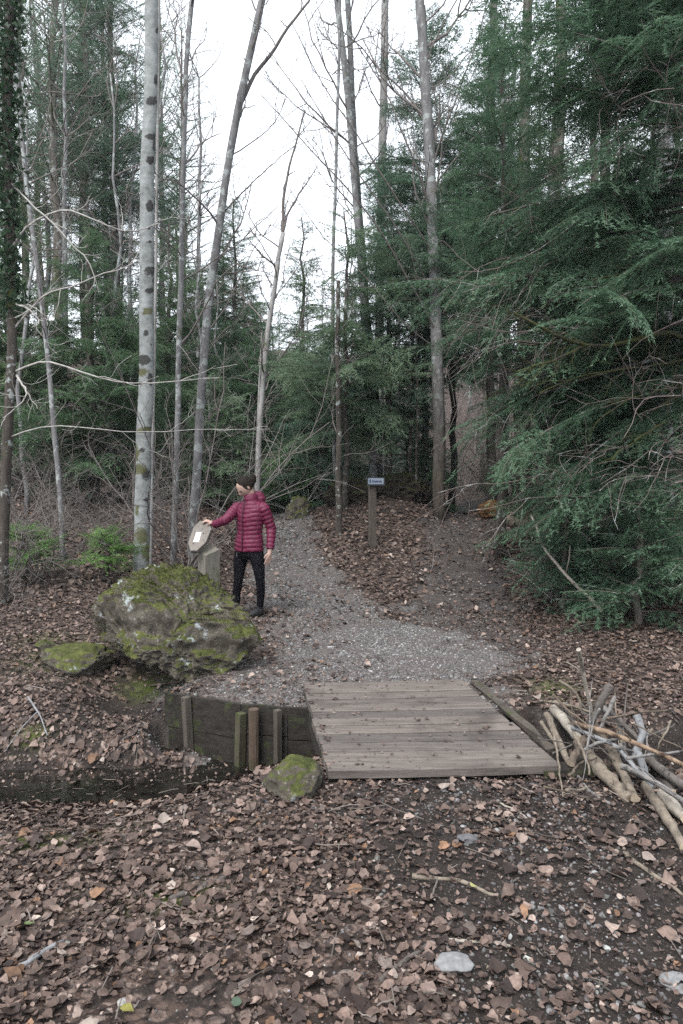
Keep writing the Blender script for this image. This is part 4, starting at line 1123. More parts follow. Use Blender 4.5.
bare_tree('grey_tree', [(440, 516), (440, 440), (437, 330), (431, 200), (425, 80), (420, -10)], 13, .125, .07, 'bark_stout', 'twig_grey', 'stout grey tree with many rising bare branches at the top of the right path', nb=22, bl_=2.8, seed=14, start=.42, br=.028, lev=3, fork=3, ext=3, updir=(.5, 1.15),
          extra=[([(437, 335, 13), (415, 290, 12.6), (385, 235, 12.2), (350, 190, 12), (310, 150, 11.8), (262, 96, 11.6)], .020), ([(436, 300, 13), (405, 240, 12.5), (370, 190, 12.2), (330, 130, 12), (300, 80, 11.8)], .018), ([(434, 255, 13), (400, 200, 12.4), (360, 140, 12.2), (318, 75, 12), (290, 20, 11.8)], .018), ([(433, 215, 13), (410, 150, 12.6), (385, 90, 12.4), (350, 30, 12.2)], .020), ([(438, 350, 13), (400, 320, 12.4), (360, 270, 12.2), (320, 235, 12), (290, 190, 11.8)], .014), ([(432, 170, 13), (450, 110, 12.6), (475, 50, 12.4), (490, -10, 12.2)], .022), ([(431, 190, 13), (462, 150, 12.6), (500, 110, 12.4), (540, 60, 12.2)], .018)])
bare_tree('thin_sapling', [(339, 540), (338, 480), (339, 440), (337, 360), (338, 280)], 11.8, .065, .03, 'bark_dark', 'twig_grey', 'short dark stem left of the signpost', nb=9, bl_=1.1, seed=15, start=.3, br=.010)
bare_tree('thin_sapling', [(417, 520), (416, 470), (418, 400), (415, 300)], 13.6, .03, .02, 'bark_dark', 'twig_grey', 'pencil thin dark stem right of the signpost', nb=6, bl_=.9, seed=151, start=.3, br=.008)

def tall_trunk(u, y, r, label, seed, bark='bark_pine', h=17, lean=0.0, cb=.62, n=60):
    rng = np.random.default_rng(seed); b = base_at(u, y)
    e = empty('tall_conifer', b, label, 'tree')
    A, T = conifer_data(rng, h, SPR_MID, cb, .13, n, (-.1, .3), -.15, (lean, 0), r, asym=None)
    for q in range(40):    # dead stubs and whiskers on the bare trunk
        z = rng.uniform(2, h * cb); az = rng.uniform(0, 6.28); bare_branch(A, rng, (lean * z / h, 0, z), (math.cos(az), math.sin(az), rng.uniform(-.2, .4)), rng.uniform(.3, 1.3), .008, 1, 0, .2, 4, 3)
    conifer_obj(e, A, T, bark, 'needle_blue'); return e
tall_trunk(488, 23.0, .27, 'thick moss flecked trunk rising beyond the crest of the right path', 20, n=40, cb=.72, h=24)
tall_trunk(521, 14.0, .165, 'tall trunk between the two other thick trunks over the right path', 21, n=40, cb=.72)
tall_trunk(553, 11.5, .120, 'straight brown trunk showing at top right of the three over the right path', 22, n=40, cb=.70)
tall_trunk(598, 16, .17, 'tall brown conifer trunk showing through the big fir at right', 23, n=50)
tall_trunk(664, 10.5, .15, 'lichen spotted trunk at the right edge partly covered by the big fir', 24, 'bark_grey', lean=-.3)
tall_trunk(118, 18, .15, 'tall slim conifer trunk left of the spotted aspen', 25, n=90, cb=.35)
tall_trunk(88, 21, .18, 'tall dark conifer farther back left of the spotted aspen', 26, n=90, cb=.3)

# the big fir hanging in from the right
rng = np.random.default_rng(40); b = base_at(694, 7.9)
fir = empty('fir_tree', b, 'big dark green fir with long hanging sprays filling the right side', 'tree')
toward = lambda az: .76 + .30 * max(0, math.cos(az - 3.3))
A, T = conifer_data(rng, 11.5, SPR_FINE, .06, .235, 64, (-.35, .25), -.26, (.3, 0), .13, shape=.75, asym=toward, compound=True)
A2, T2 = conifer_data(rng, 11.5, SPR_FINE, .19, .25, 34, (-.35, .15), -.26, (.3, 0), .02, top=.74, shape=.4, az_rng=(2.4, 4.0), asym=lambda az: 1.15, compound=True)
V2_, F2_ = A2.arrays(); A.add(V2_, *F2_); T = np.concatenate([T, T2])
conifer_obj(fir, A, T, 'bark_pine', 'needle_near')
mb = Acc()
for pts, r in (([(690, 338, 7.8), (668, 332, 7.3), (640, 338, 7.0), (612, 345, 6.8), (585, 345, 6.6), (560, 338, 6.5), (535, 326, 6.4), (515, 314, 6.4)], .030), ([(585, 345, 6.6), (565, 356, 6.5), (545, 362, 6.4), (520, 372, 6.3)], .016), ([(690, 412, 7.8), (660, 425, 7.2), (630, 444, 6.9), (610, 460, 6.7)], .016), ([(690, 360, 7.8), (640, 368, 7.0), (580, 375, 6.7), (540, 392, 6.5)], .014), ([(690, 235, 7.8), (660, 262, 7.4), (636, 272, 7.1), (590, 280, 6.9)], .014), ([(690, 385, 7.8), (660, 390, 7.2), (625, 400, 6.9), (600, 418, 6.7)], .012)):
    P = resample(np.array([PY(*p) for p in pts]), 22, .010, rng); mb.add(*tube(P, np.linspace(r, r * .45, 22), 8, False, .08))
    for k in range(4, 22, 2): bare_branch(mb, rng, P[k], norm(P[k] - P[k - 1]) + rng.normal(0, .6, 3), rng.uniform(.2, .6), .006, 1, 0, .2, 4, 2)
mb.build('bare_branch', MAT['mossbranch'], fir, True, origin=b)
dt = Acc()      # dead brown twigs inside the fir
for q in range(26):
    az = rng.uniform(2.6, 4.5); z = rng.uniform(.8, 6.5); p = b + np.array([math.cos(az) * 1.2, math.sin(az) * 1.2, z])
    bare_branch(dt, rng, p, (math.cos(az), math.sin(az), rng.uniform(-.45, .1)), rng.uniform(.9, 1.9), .009, 2, -.3, .16, 4, 4)
dt.build('dead_twigs', MAT['bark_red'], fir, True, origin=b)
# lower firs that make the dark skirt on the right
def own_conifer(name, u, y, h, sprays, bark, needle, label, seed, dx=0.0, cat='tree', **kw):
    b = base_at(u, y); e = empty(name, b, label, cat); A, T = conifer_data(np.random.default_rng(seed), h, sprays, **kw)
    conifer_obj(e, A, T, bark, needle); return e
own_conifer('fir_tree', 632, 8.8, 5.2, SPR_FINE, 'bark_pine', 'needle_near', 'low fir with drooping dark skirt under the big fir beside the path', 41, crown_base=.02, spread=.27, n=60, bend=-.28, r0=.07, shape=.6, pitch=(-.35, .2), compound=True)
own_conifer('young_fir', 566, 8.2, 1.3, SPR_FINE, 'bark_pine', 'needle_near', 'knee high fir spreading onto the leaves at the right path edge', 42, crown_base=.02, spread=.55, n=50, bend=-.2, r0=.03, shape=.7, cat='young tree')
own_conifer('young_fir', 640, 7.2, 1.5, SPR_FINE, 'bark_pine', 'needle_near', 'low dark fir growing behind the branch heap', 43, crown_base=.02, spread=.55, n=45, bend=-.2, r0=.03, shape=.7, cat='young tree')
own_conifer('fir_tree', 548, 10.4, 7.5, SPR_MID, 'bark_pine', 'needle_near', 'blue green fir between the right path and the big fir', 44, crown_base=.05, spread=.135, n=78, bend=-.28, r0=.09, shape=.7)
own_conifer('fir_tree', 588, 12.0, 9.0, SPR_MID, 'bark_pine', 'needle_blue', 'tall dense fir behind the big fir at right', 45, crown_base=.12, spread=.17, n=75, bend=-.22, r0=.12, shape=.8)
own_conifer('fir_tree', 490, 15.0, 10.5, SPR_MID, 'bark_pine', 'needle_blue', 'slender bluish fir beyond the crest of the right path', 46, crown_base=.42, spread=.16, n=110, bend=-.25, r0=.1, shape=.6)
# yews and firs in the middle
own_conifer('yew_tree', 388, 14.2, 6.2, SPR_MID, 'bark_dark', 'needle_blue', 'lacy blue green yew drooping over the signpost', 50, crown_base=.26, spread=.20, n=56, bend=-.28, r0=.07, shape=.5, compound=True, pitch=(-.3, .3))
own_conifer('yew_tree', 346, 13.0, 5.6, SPR_MID, 'bark_dark', 'needle_blue', 'thin foliaged yew left of the signpost', 51, crown_base=.22, spread=.27, n=42, bend=-.28, r0=.05, shape=.6, compound=True, pitch=(-.3, .3))
own_conifer('fir_tree', 303, 16.5, 7.2, SPR_MID, 'bark_dark', 'needle_blue', 'narrow fir with a pointed top against the sky in the middle', 52, crown_base=.12, spread=.21, n=95, bend=-.2, r0=.07, shape=.9)
own_conifer('spruce_tree', 236, 19.0, 8.2, SPR_MID, 'bark_dark', 'needle_dark', 'broad green spruce behind the leaning grey tree', 53, crown_base=.05, spread=.27, n=120, bend=-.2, r0=.1, shape=.8)
own_conifer('fir_tree', 452, 16.0, 7.8, SPR_MID, 'bark_dark', 'needle_blue', 'blue green fir behind the stout grey tree', 54, crown_base=.42, spread=.22, n=100, bend=-.25, r0=.08, shape=.6)
own_conifer('fir_tree', 424, 15.2, 11.0, SPR_MID, 'bark_dark', 'needle_blue', 'loose airy fir standing against the sky just left of the stout grey tree', 55, crown_base=.42, spread=.17, n=66, bend=-.25, r0=.08, shape=.6, compound=True)
own_conifer('fir_tree', 500, 11.0, 8.6, SPR_MID, 'bark_dark', 'needle_near', 'airy green fir whose drooping boughs hang over the right path', 56, crown_base=.34, spread=.15, n=56, bend=-.3, r0=.08, shape=.5, compound=True)
own_conifer('fir_tree', 440, 13.5, 6.6, SPR_MID, 'bark_dark', 'needle_blue', 'thin bluish fir whose boughs veil the stout grey trunk', 57, crown_base=.46, spread=.20, n=44, bend=-.3, r0=.03, shape=.6, compound=True)
own_conifer('fir_tree', 412, 14.2, 6.6, SPR_MID, 'bark_dark', 'needle_blue', 'thin bluish fir leaning towards the stout grey trunk from the left', 58, crown_base=.40, spread=.20, n=46, bend=-.3, r0=.03, shape=.6, compound=True)
own_conifer('yew_tree', 322, 15.0, 3.6, SPR_MID, 'bark_dark', 'needle_blue', 'bushy low yew in the gap left of the signpost', 58, crown_base=.05, spread=.36, n=60, bend=-.25, r0=.03, shape=.6, compound=True)
own_conifer('yew_tree', 408, 16.0, 3.8, SPR_MID, 'bark_dark', 'needle_blue', 'bushy low yew right behind the peat bank on the mound', 59, crown_base=.05, spread=.30, n=60, bend=-.25, r0=.03, shape=.6, compound=True)
own_conifer('yew_tree', 255, 16.5, 4.2, SPR_MID, 'bark_dark', 'needle_dark', 'bushy low yew behind the foot of the pale forking tree', 68, crown_base=.05, spread=.34, n=60, bend=-.25, r0=.03, shape=.6, compound=True)
# left
own_conifer('spruce_tree', 92, 13.0, 5.2, SPR_MID, 'bark_dark', 'needle_dark', 'dark bushy spruce standing left behind the spotted aspen', 60, crown_base=.08, spread=.40, n=80, bend=-.2, r0=.08, shape=.8, compound=True)
own_conifer('spruce_tree', 20, 14.0, 6.0, SPR_MID, 'bark_dark', 'needle_dark', 'dark bushy spruce behind the ivy grown trunk', 61, crown_base=.06, spread=.38, n=80, bend=-.2, r0=.08, shape=.8, compound=True)
own_conifer('spruce_tree', 172, 16.0, 6.4, SPR_MID, 'bark_dark', 'needle_dark', 'dark spruce filling the gap right of the spotted aspen', 62, crown_base=.05, spread=.32, n=100, bend=-.2, r0=.08, shape=.8)
own_conifer('young_fir', 103, 8.6, .62, SPR_FINE, 'bark_dark', 'needle_young', 'bright green ferny fir sapling left of the boulder', 63, crown_base=.35, spread=.62, n=22, pitch=(.0, .25), bend=-.15, r0=.016, shape=.6, cat='young tree')
own_conifer('young_fir', 24, 8.3, .66, SPR_FINE, 'bark_dark', 'needle_young', 'bright green fir sapling at the left edge under the bare thicket', 64, crown_base=.35, spread=.60, n=22, pitch=(.0, .25), bend=-.15, r0=.016, shape=.6, cat='young tree')
own_conifer('yew_tree', 215, 13.5, 2.6, SPR_MID, 'bark_dark', 'needle_blue', 'low blue green yew behind the information panel', 65, crown_base=.08, spread=.42, n=60, bend=-.2, r0=.03, shape=.6)
own_conifer('young_fir', 290, 15, 1.6, SPR_MID, 'bark_dark', 'needle_young', 'fresh green young fir right behind the person', 66, crown_base=.05, spread=.55, n=45, bend=-.2, r0=.03, shape=.6, cat='young tree')
own_conifer('young_fir', 428, 14.8, 1.6, SPR_MID, 'bark_dark', 'needle_dark', 'green young fir on the mound right of the signpost', 67, crown_base=.05, spread=.5, n=45, bend=-.2, r0=.03, shape=.6, cat='young tree')

# ------------------------------------------------------------------ bare shrubs
def shrub_data(rng, h, n, lev=2, spread=.5, r=.012, fork=4, wob=.2, up=.3):
    A = Acc(); B = Acc()
    for q in range(n):
        az = rng.uniform(0, 6.28); ph = rng.uniform(.7, 1.45) if spread < .6 else rng.uniform(.3, 1.4)
        d = np.array([math.cos(az) * math.cos(ph), math.sin(az) * math.cos(ph), math.sin(ph)]); L = h * rng.uniform(.6, 1.1); m = 10
        pts = [np.array([rng.normal(0, .08), rng.normal(0, .08), -.05])]
        for k in range(m):
            d = norm(d + rng.normal(0, wob * .5, 3) + [0, 0, up * .1 - .02 * k * spread]); pts.append(pts[-1] + d * L / m)
        pts = np.array(pts); A.add(*tube(pts, np.linspace(r, r * .3, m + 1), 5, False))
        for k in range(2, m, 1):
            bare_branch(B, rng, pts[k], norm(pts[k] - pts[k - 1]) + rng.normal(0, .55, 3), L * rng.uniform(.15, .4), r * .35, lev - 1, .1, wob, 4, fork, .7, 6)
    return A, B
def shrub(name, u, y, h, n, label, seed, st='twig_grey', tw='twig_grey', cat='shrub', **kw):
    b = base_at(u, y); e = empty(name, b, label, cat); A, B = shrub_data(np.random.default_rng(seed), h, n, **kw)
    A.build('stems', MAT[st], e, True); B.build('twigs', MAT[tw], e, True); return e
shrub('hazel_shrub', 188, 9.6, 3.2, 10, 'many stemmed bare hazel rising between the aspen and the information panel', 70, spread=.4, r=.016)
shrub('bare_shrub', 40, 8.6, 1.5, 20, 'tangled brown bare thicket at the left edge below the arching branches', 71, spread=.9, r=.009, lev=2, wob=.3, up=0)
shrub('bare_shrub', 5, 7.9, 1.3, 16, 'dense brown twiggy shrub cut by the left edge', 72, spread=.9, r=.008, lev=2, wob=.3, up=0)
shrub('bare_shrub', 300, 14.6, 2.8, 8, 'pale bare shrub with long arching stems right of the person', 73, 'twig_pale', 'twig_pale', spread=.7, r=.014, up=.1)
shrub('bare_shrub', 235, 13.2, 2.6, 9, 'bare grey shrub behind the person', 74, 'twig_pale', 'twig_grey', spread=.7, r=.012, up=.1)
shrub('bare_shrub', 130, 11.5, 1.8, 14, 'grey brown bare shrub behind the foot of the spotted aspen', 75, spread=.7, r=.010)
shrub('bare_shrub', 560, 8.6, 1.2, 10, 'pale twiggy shrub tucked under the low fir', 76, 'twig_pale', 'twig_grey', spread=.8, r=.008)

# ------------------------------------------------------------------ dead wood in the middle distance
d0 = [(531, 516, 8.4), (540, 536, 8.1), (546, 553, 7.9), (562, 571, 7.7), (580, 588, 7.5), (601, 611, 7.3)]
P = resample(np.array([PY(*p) for p in d0]), 16, .008); gz = H(P[:, 0], P[:, 1])
A = Acc(); A.add(*tube(P, np.linspace(.013, .020, 16), 7, True, .06)); A.add(*tube(np.array([PY(566, 573, 7.65), PY(569, 560, 7.6), PY(570, 546, 7.55)]), [.010, .007, .005], 5))
lo = A.build('leaning_branch', wmat('pale'), smooth=True, origin=P[-1]); tag(lo, 'pale dead branch leaning in the low fir beside the path', 'branch')
b = base_at(492, 13.4) + [0, 0, .13]; V, Fc = icosphere(4)
U = V * [.24, .17, .19]; U = U * (1 + rocknoise(V, 1.5, 31, .12, .25, .05, .3))[:, None]
k = NB('rotten_stump_wood', .95, .1); v = k.coord('Object'); k.color(k.mix(k.step(k.noise(v, 6, 5, .7), .50, .62), k.ramp(k.noise(v, 14, 5, .7), [(.3, (.045, .026, .016)), (.7, (.19, .10, .045))]), (.03, .028, .014))); k.bump(k.noise(v, 14, 5, .7), .8, .03)
tag(obj('rotten_stump', U + b, [Fc], k.m, smooth=True, origin=b), 'rotten orange brown stump at the crest of the right path', 'stump')
tw = [PY(505, 517, 13), PY(522, 523, 12.4), PY(540, 530, 12), PY(566, 534, 11.8)]
for q, w_ in enumerate(tw): w_[2] = max(w_[2], float(H(w_[0], w_[1])) + .06)
V_, Q, T_ = tube(resample(np.array(tw), 10, .02), np.linspace(.09, .05, 10), 9, True, .08)
tag(obj('fallen_log', V_, [Q, T_], wmat('tan'), smooth=True, origin=tw[0]), 'pale fallen log lying right of the rotten stump', 'log')
dk = NB('peat_and_roots', .95, .1); v = dk.coord('Object'); dk.color(dk.mix(dk.step(dk.math('ADD', dk.normal_z(), dk.noise(v, 4, 4)), 1.05, 1.3), dk.ramp(dk.noise(v, 9, 6, .75), [(.3, (.016, .013, .011)), (.7, (.055, .042, .034))]), (.05, .058, .022))); dk.bump(dk.noise(v, 9, 6, .75), 1, .06)
def mound(name, u, y, w, h, d, seed, label, m):
    b = base_at(u, y); V, Fc = icosphere(4); U = V * [w, d, h]; U = U * (1 + rocknoise(V, 1.4, seed, .2, .35, .08, .2))[:, None]
    o = obj(name, U + b + [0, 0, h * .25], [Fc], m, smooth=True, origin=b); return o
tag(mound('root_plate', 352, 13.6, .48, .34, .4, 51, '', dk.m), 'dark overturned root plate left behind the signpost', 'root plate')
tag(mound('root_plate', 398, 13.9, .62, .36, .5, 52, '', dk.m), 'dark root and peat bank on the mound right of the signpost', 'root plate')
tag(mound('mossy_stump', 299, 13.2, .24, .28, .22, 53, '', MAT['rock']), 'small mossy stump on the slope to the right of the person', 'stump')

# ------------------------------------------------------------------ the far wood: shared kinds, placed one by one
far = []
for q, (h, cb, spd, n, spr, nd) in enumerate(((11, .12, .21, 95, SPR_FAR, 'needle_dark'), (13, .22, .17, 95, SPR_FAR, 'needle_blue'), (15, .45, .17, 80, SPR_PINE, 'needle_blue'), (9, .05, .26, 90, SPR_FAR, 'needle_blue'), (17, .40, .15, 95, SPR_PINE, 'needle_dark'))):
    A, T = conifer_data(np.random.default_rng(100 + q), h, spr, cb, spd, n, (-.1, .3) if spr is SPR_FAR else (.1, .8), -.2 if spr is SPR_FAR else .05, (0, 0), .13, shape=.75)
    far.append((h, A, T, nd))
FAR_LABEL = ['dark full crowned spruce in the far wood', 'slender blue green spruce in the far wood', 'tall thin pine with sparse feathery crown in the far wood', 'squat bluish fir in the far wood', 'tall dark pine with bare lower trunk in the far wood']
FAR_GROUP = ['far dark spruces', 'far slender spruces', 'far feathery pines', 'far squat firs', 'far tall pines']
FAR_NAME = ['spruce_tree', 'spruce_tree', 'pine_tree', 'fir_tree', 'pine_tree']
proto = {}
def far_tree(kind, u, y, sc, rz):
    b = base_at(u, y)
    if kind not in proto:
        e = empty(FAR_NAME[kind], b, FAR_LABEL[kind], 'tree', FAR_GROUP[kind]); conifer_obj(e, far[kind][1], far[kind][2], 'bark_pine', far[kind][3]); e.rotation_euler = (0, 0, rz); e.scale = (sc,) * 3; proto[kind] = e
    else: copy_thing(proto[kind], b, rz, sc)
fr = np.random.default_rng(77)
LEFT = [(2, -30, 17, 1.0), (4, 30, 19, 1), (2, 62, 16, 1.05), (2, 110, 22, 1.05), (4, 165, 25, 1), (2, 186, 22, .92), (0, 10, 20, .7), (3, 125, 24, .8), (3, 150, 19, .7), (1, 180, 28, .8), (3, 205, 22, .72), (2, -70, 15, 1), (4, -110, 18, 1), (2, 45, 24, 1.1), (0, 200, 33, .7), (3, 225, 30, .8), (2, 92, 17, .95), (2, 15, 23, 1.1)]
MID = [(3, 262, 26, .62), (0, 300, 30, .55), (3, 330, 26, .62), (0, 352, 38, .62), (3, 395, 24, .75), (3, 245, 30, .8), (0, 285, 22, .42), (3, 320, 20, .50), (3, 372, 21, .6), (3, 272, 19, .48), (0, 255, 22, .55), (3, 345, 23, .55), (0, 225, 26, .75)]
RIGHT = [(2, 505, 24, .9), (0, 560, 26, .8), (1, 612, 20, .8), (0, 645, 16, .9), (2, 670, 20, 1.0), (1, 700, 17, 1.0), (0, 740, 14, 1.0), (3, 570, 16, .75), (3, 630, 13.5, .8), (0, 800, 17, 1), (1, 860, 20, 1), (4, 535, 33, 1.0), (2, 590, 24, 1.0)]
for (kd, u, y, s) in LEFT + MID + RIGHT: far_tree(kd, u, y, s * fr.uniform(.95, 1.05), fr.uniform(0, 6.28))
# bare stems and brush of the far wood
def bare_proto(seed, h, r, nb, bl_, bark='bark_grey'):
    rng = np.random.default_rng(seed); m = 14; t = np.linspace(0, 1, m)
    P = np.stack([np.cumsum(rng.normal(0, .06, m)), np.cumsum(rng.normal(0, .06, m)), t * h - .2], -1); A = Acc(); A.add(*tube(P, np.linspace(r, r * .3, m), 8, True)); B = Acc()
    for q in range(nb):
        k = int(rng.integers(4, m)); az = rng.uniform(0, 6.28); ph = rng.uniform(.3, 1.1); bare_branch(B, rng, P[k], (math.cos(az) * math.cos(ph), math.sin(az) * math.cos(ph), math.sin(ph)), bl_ * rng.uniform(.5, 1.2), .014, 2, .4, .16, 4, 3)
    return A, B
BP = [bare_proto(201, 11, .08, 22, 2.2), bare_proto(202, 8, .05, 20, 1.7), bare_proto(203, 13, .10, 20, 2.6)]
bproto = {}
def far_bare(kind, u, y, s, rz):
    b = base_at(u, y)
    if kind not in bproto:
        e = empty('bare_tree', b, ['bare grey tree of middling size in the far wood', 'small thin bare tree in the far wood', 'tall bare grey tree in the far wood'][kind], 'tree', ['far bare trees', 'far small bare trees', 'far tall bare trees'][kind])
        BP[kind][0].build('trunk', MAT['bark_grey'], e, True); BP[kind][1].build('crown', MAT['twig_grey'], e, True); e.scale = (s,) * 3; bproto[kind] = e
    else: copy_thing(bproto[kind], b, rz, s)
for (kd, u, y, s) in [(0, 70, 15, 1), (1, 110, 13, 1), (0, 130, 17, 1), (1, 20, 12, 1), (2, 40, 20, 1.1), (1, 212, 15, .9), (1, 228, 18, .9), (0, 200, 18, 1), (1, 280, 20, .7), (1, 312, 18, .8), (1, 325, 24, .9), (0, 345, 26, .8), (1, 355, 18, .8), (0, 400, 22, .95), (2, 415, 25, .9), (2, 500, 20, 1.1), (0, 540, 17, 1.1), (1, 270, 26, .9), (2, 160, 24, 1.1), (0, 95, 24, 1.1), (1, 490, 26, 1), (0, 468, 34, 1), (2, 440, 40, 1), (0, 480, 42, 1)]:
    far_bare(kd, u, y, s * fr.uniform(.95, 1.05), fr.uniform(0, 6.28))
SP_ = [shrub_data(np.random.default_rng(301), 2.2, 12, spread=.7, r=.012), shrub_data(np.random.default_rng(302), 1.6, 14, spread=.9, r=.010, up=0)]
sproto = {}
for (kd, u, y, s) in [(0, 80, 12, 1), (1, 55, 10.5, 1), (0, 20, 11, 1), (1, 110, 10.2, .8), (0, 160, 13, 1), (0, 270, 17, .9), (1, 470, 19, .8), (0, 462, 23, 1.3), (1, 445, 26, 1.5), (0, 480, 28, 1.5), (0, 455, 31, 1.7), (1, 490, 22, 1.4), (0, 500, 17, 1), (1, 520, 15, 1), (0, 620, 11, 1), (1, 665, 10, 1), (0, 430, 33, 1.7), (1, 468, 37, 2), (0, 410, 19, 1), (1, 240, 22, 1.3), (0, 310, 28, 1.5)]:
    b = base_at(u, y)
    if kd not in sproto:
        e = empty('bare_shrub', b, ['upright bare shrub in the undergrowth of the wood', 'spreading bare shrub in the undergrowth of the wood'][kd], 'shrub', ['upright undergrowth shrubs', 'spreading undergrowth shrubs'][kd])
        SP_[kd][0].build('stems', MAT['twig_grey'], e, True); SP_[kd][1].build('twigs', MAT['twig_grey'], e, True); e.scale = (s,) * 3; sproto[kd] = e
    else: copy_thing(sproto[kd], b, fr.uniform(0, 6.28), s)
# ------------------------------------------------------------------ the person
YP = 8.03
def J(u, v_, dy=0.0): return PY(u, v_, YP + dy)
yaw = R(32); fdir = np.array([-math.sin(yaw), -math.cos(yaw), 0]); ldir = np.array([math.cos(yaw), -math.sin(yaw), 0])
def loft(rings, n=20, ax=None):
    """rings: (centre, half width along ldir, half depth along fdir)"""
    a = np.linspace(0, 2 * np.pi, n, endpoint=False); V = []
    for c, w, d in rings: V.append(np.asarray(c) + np.cos(a)[:, None] * ldir * w + np.sin(a)[:, None] * fdir * d)
    V = np.concatenate(V); m = len(rings); i = np.arange(m - 1)[:, None] * n; j = np.arange(n)[None]; k = (j + 1) % n
    Q = np.stack([i + j, i + k, i + n + k, i + n + j], -1).reshape(-1, 4)
    V = np.concatenate([V, [rings[0][0], rings[-1][0]]]); jj = np.arange(n); kk = (jj + 1) % n
    T = np.concatenate([np.stack([kk, jj, np.full(n, m * n)], -1), np.stack([jj + (m - 1) * n, kk + (m - 1) * n, np.full(n, m * n + 1)], -1)])
    return V, Q, T
def limb(pts, rad, n=12):
    P = np.asarray(pts, float); t = np.linspace(0, 1, len(P)); tt = np.linspace(0, 1, 24)
    Q = np.stack([np.interp(tt, t, P[:, k]) for k in range(3)], -1)
    for _ in range(2): Q[1:-1] = .25 * Q[:-2] + .5 * Q[1:-1] + .25 * Q[2:]
    return tube(Q, np.interp(tt, t, rad), n)
def blob(c, r, ax=None, sub=3):
    V, Fc = icosphere(sub); V = V * r
    if ax is not None: V = V @ np.asarray(ax)
    return V + np.asarray(c), Fc
def remesh(acc, voxel, smooth=4):
    V, F_ = acc.arrays(); me = make_mesh('tmp', V, F_)
    o = bpy.data.objects.new('tmp', me); COL.objects.link(o)
    m = o.modifiers.new('r', 'REMESH'); m.mode = 'VOXEL'; m.voxel_size = voxel
    s = o.modifiers.new('s', 'SMOOTH'); s.iterations = smooth; s.factor = .5
    dg = bpy.context.evaluated_depsgraph_get(); new = bpy.data.meshes.new_from_object(o.evaluated_get(dg))
    bpy.data.objects.remove(o); bpy.data.meshes.remove(me)
    n = len(new.vertices); co = np.empty(n * 3); new.vertices.foreach_get('co', co); no = np.empty(n * 3); new.vertices.foreach_get('normal', no)
    fs = {}
    for p in new.polygons: fs.setdefault(len(p.vertices), []).append(list(p.vertices))
    bpy.data.meshes.remove(new)
    return co.reshape(-1, 3), no.reshape(-1, 3), [np.array(f) for f in fs.values()]
pbase = np.array([J(250, 616)[0], YP, float(H(J(250, 616)[0], YP))])
# head frame: turned further to the panel and bowed
hy = R(62); hp = R(46); hf = np.array([-math.sin(hy) * math.cos(hp), -math.cos(hy) * math.cos(hp), -math.sin(hp)]); hl = np.array([math.cos(hy), -math.sin(hy), 0]); hu = np.cross(hf, hl); hu = hu * (1 if hu[2] > 0 else -1)
HA = np.stack([hf, hl, hu]); hc = J(245.2, 487.4, -.02)
def head_mesh(grow=0.0):
    V, Fc = icosphere(4); U = V * [.096 + grow, .073 + grow, .115 + grow]
    z = V[:, 2]; x = V[:, 0]
    U[:, 1] *= 1 - .32 * ss(-.1, -1, z); U[:, 0] *= 1 - .12 * ss(-.3, -1, z)
    U[:, 0] += .012 * ss(-.35, -.8, z) * (x > .1)                                   # chin
    nose = np.exp(-((V[:, 1] / .16) ** 2 + ((z + .10) / .20) ** 2)) * (x > .3); U[:, 0] += .024 * nose
    brow = np.exp(-(((np.abs(V[:, 1]) - .3) / .25) ** 2 + ((z - .17) / .08) ** 2)) * (x > .3); U[:, 0] += .005 * brow
    sock = np.exp(-(((np.abs(V[:, 1]) - .36) / .15) ** 2 + ((z - .04) / .09) ** 2)) * (x > .3); U[:, 0] -= .008 * sock
    lips = np.exp(-((V[:, 1] / .25) ** 2 + ((z + .48) / .06) ** 2)) * (x > .3); U[:, 0] += .006 * lips
    return U, Fc
def hand(acc, wrist, palm, fing, spread_dir, side):
    """palm plus five fingers; fing: direction the fingers point"""
    d = norm(np.asarray(palm) - wrist); s = norm(spread_dir - d * np.dot(spread_dir, d)); nn = np.cross(d, s)
    V, Fc = blob(palm, [.047, .036, .016]); ax = np.stack([d, s, nn]); acc.add((V - palm) @ ax + palm, Fc)
    acc.add(*limb([wrist, (np.asarray(wrist) + palm) / 2, palm], [.026, .026, .024]))
    for k, (o_, L) in enumerate(((-.029, .060), (-.010, .073), (.010, .078), (.029, .068))):
        r0 = np.asarray(palm) + d * .036 + s * o_; f1 = norm(d * .8 + np.asarray(fing) * .5 + s * o_ * 5); f2 = norm(d * .35 + np.asarray(fing) * .9 + s * o_ * 4)
        acc.add(*limb([r0 - d * .02, r0, r0 + f1 * L * .5, r0 + f1 * L * .5 + f2 * L * .5], [.009, .0088, .0080, .0066], 8))
    r0 = np.asarray(palm) - d * .015 + s * side * .03; f1 = norm(d * .6 + s * side * .8 + np.asarray(fing) * .3); f2 = norm(d * .9 + s * side * .25 + np.asarray(fing) * .5)
    acc.add(*limb([r0 - f1 * .015, r0, r0 + f1 * .03, r0 + f1 * .03 + f2 * .03], [.012, .011, .0095, .0075], 8))
RS, RE, RW = J(238.5, 506.5, .08), J(226, 520, -.11), J(214.5, 524.5, .02)
LS, LE, LW = J(263.5, 507, -.08), J(271.5, 529, -.04), J(270.2, 549, -.13)
body = Acc()
U, Fc = head_mesh(); body.add(U @ HA + hc, Fc)
for sg in (-1, 1): body.add(*blob(hc + hl * sg * .076 - hf * .008 - hu * .01, [.014, .010, .028], HA, 2))
body.add(*limb([J(250, 503, .0), hc - hu * .06 - hf * .025], [.055, .050]))
body.add(*loft([(J(250, 556), .13, .10), (J(250, 546), .155, .11), (J(250, 534), .135, .095), (J(250.5, 518), .155, .105), (J(251, 507), .15, .085), (J(250.5, 501), .07, .055)]))
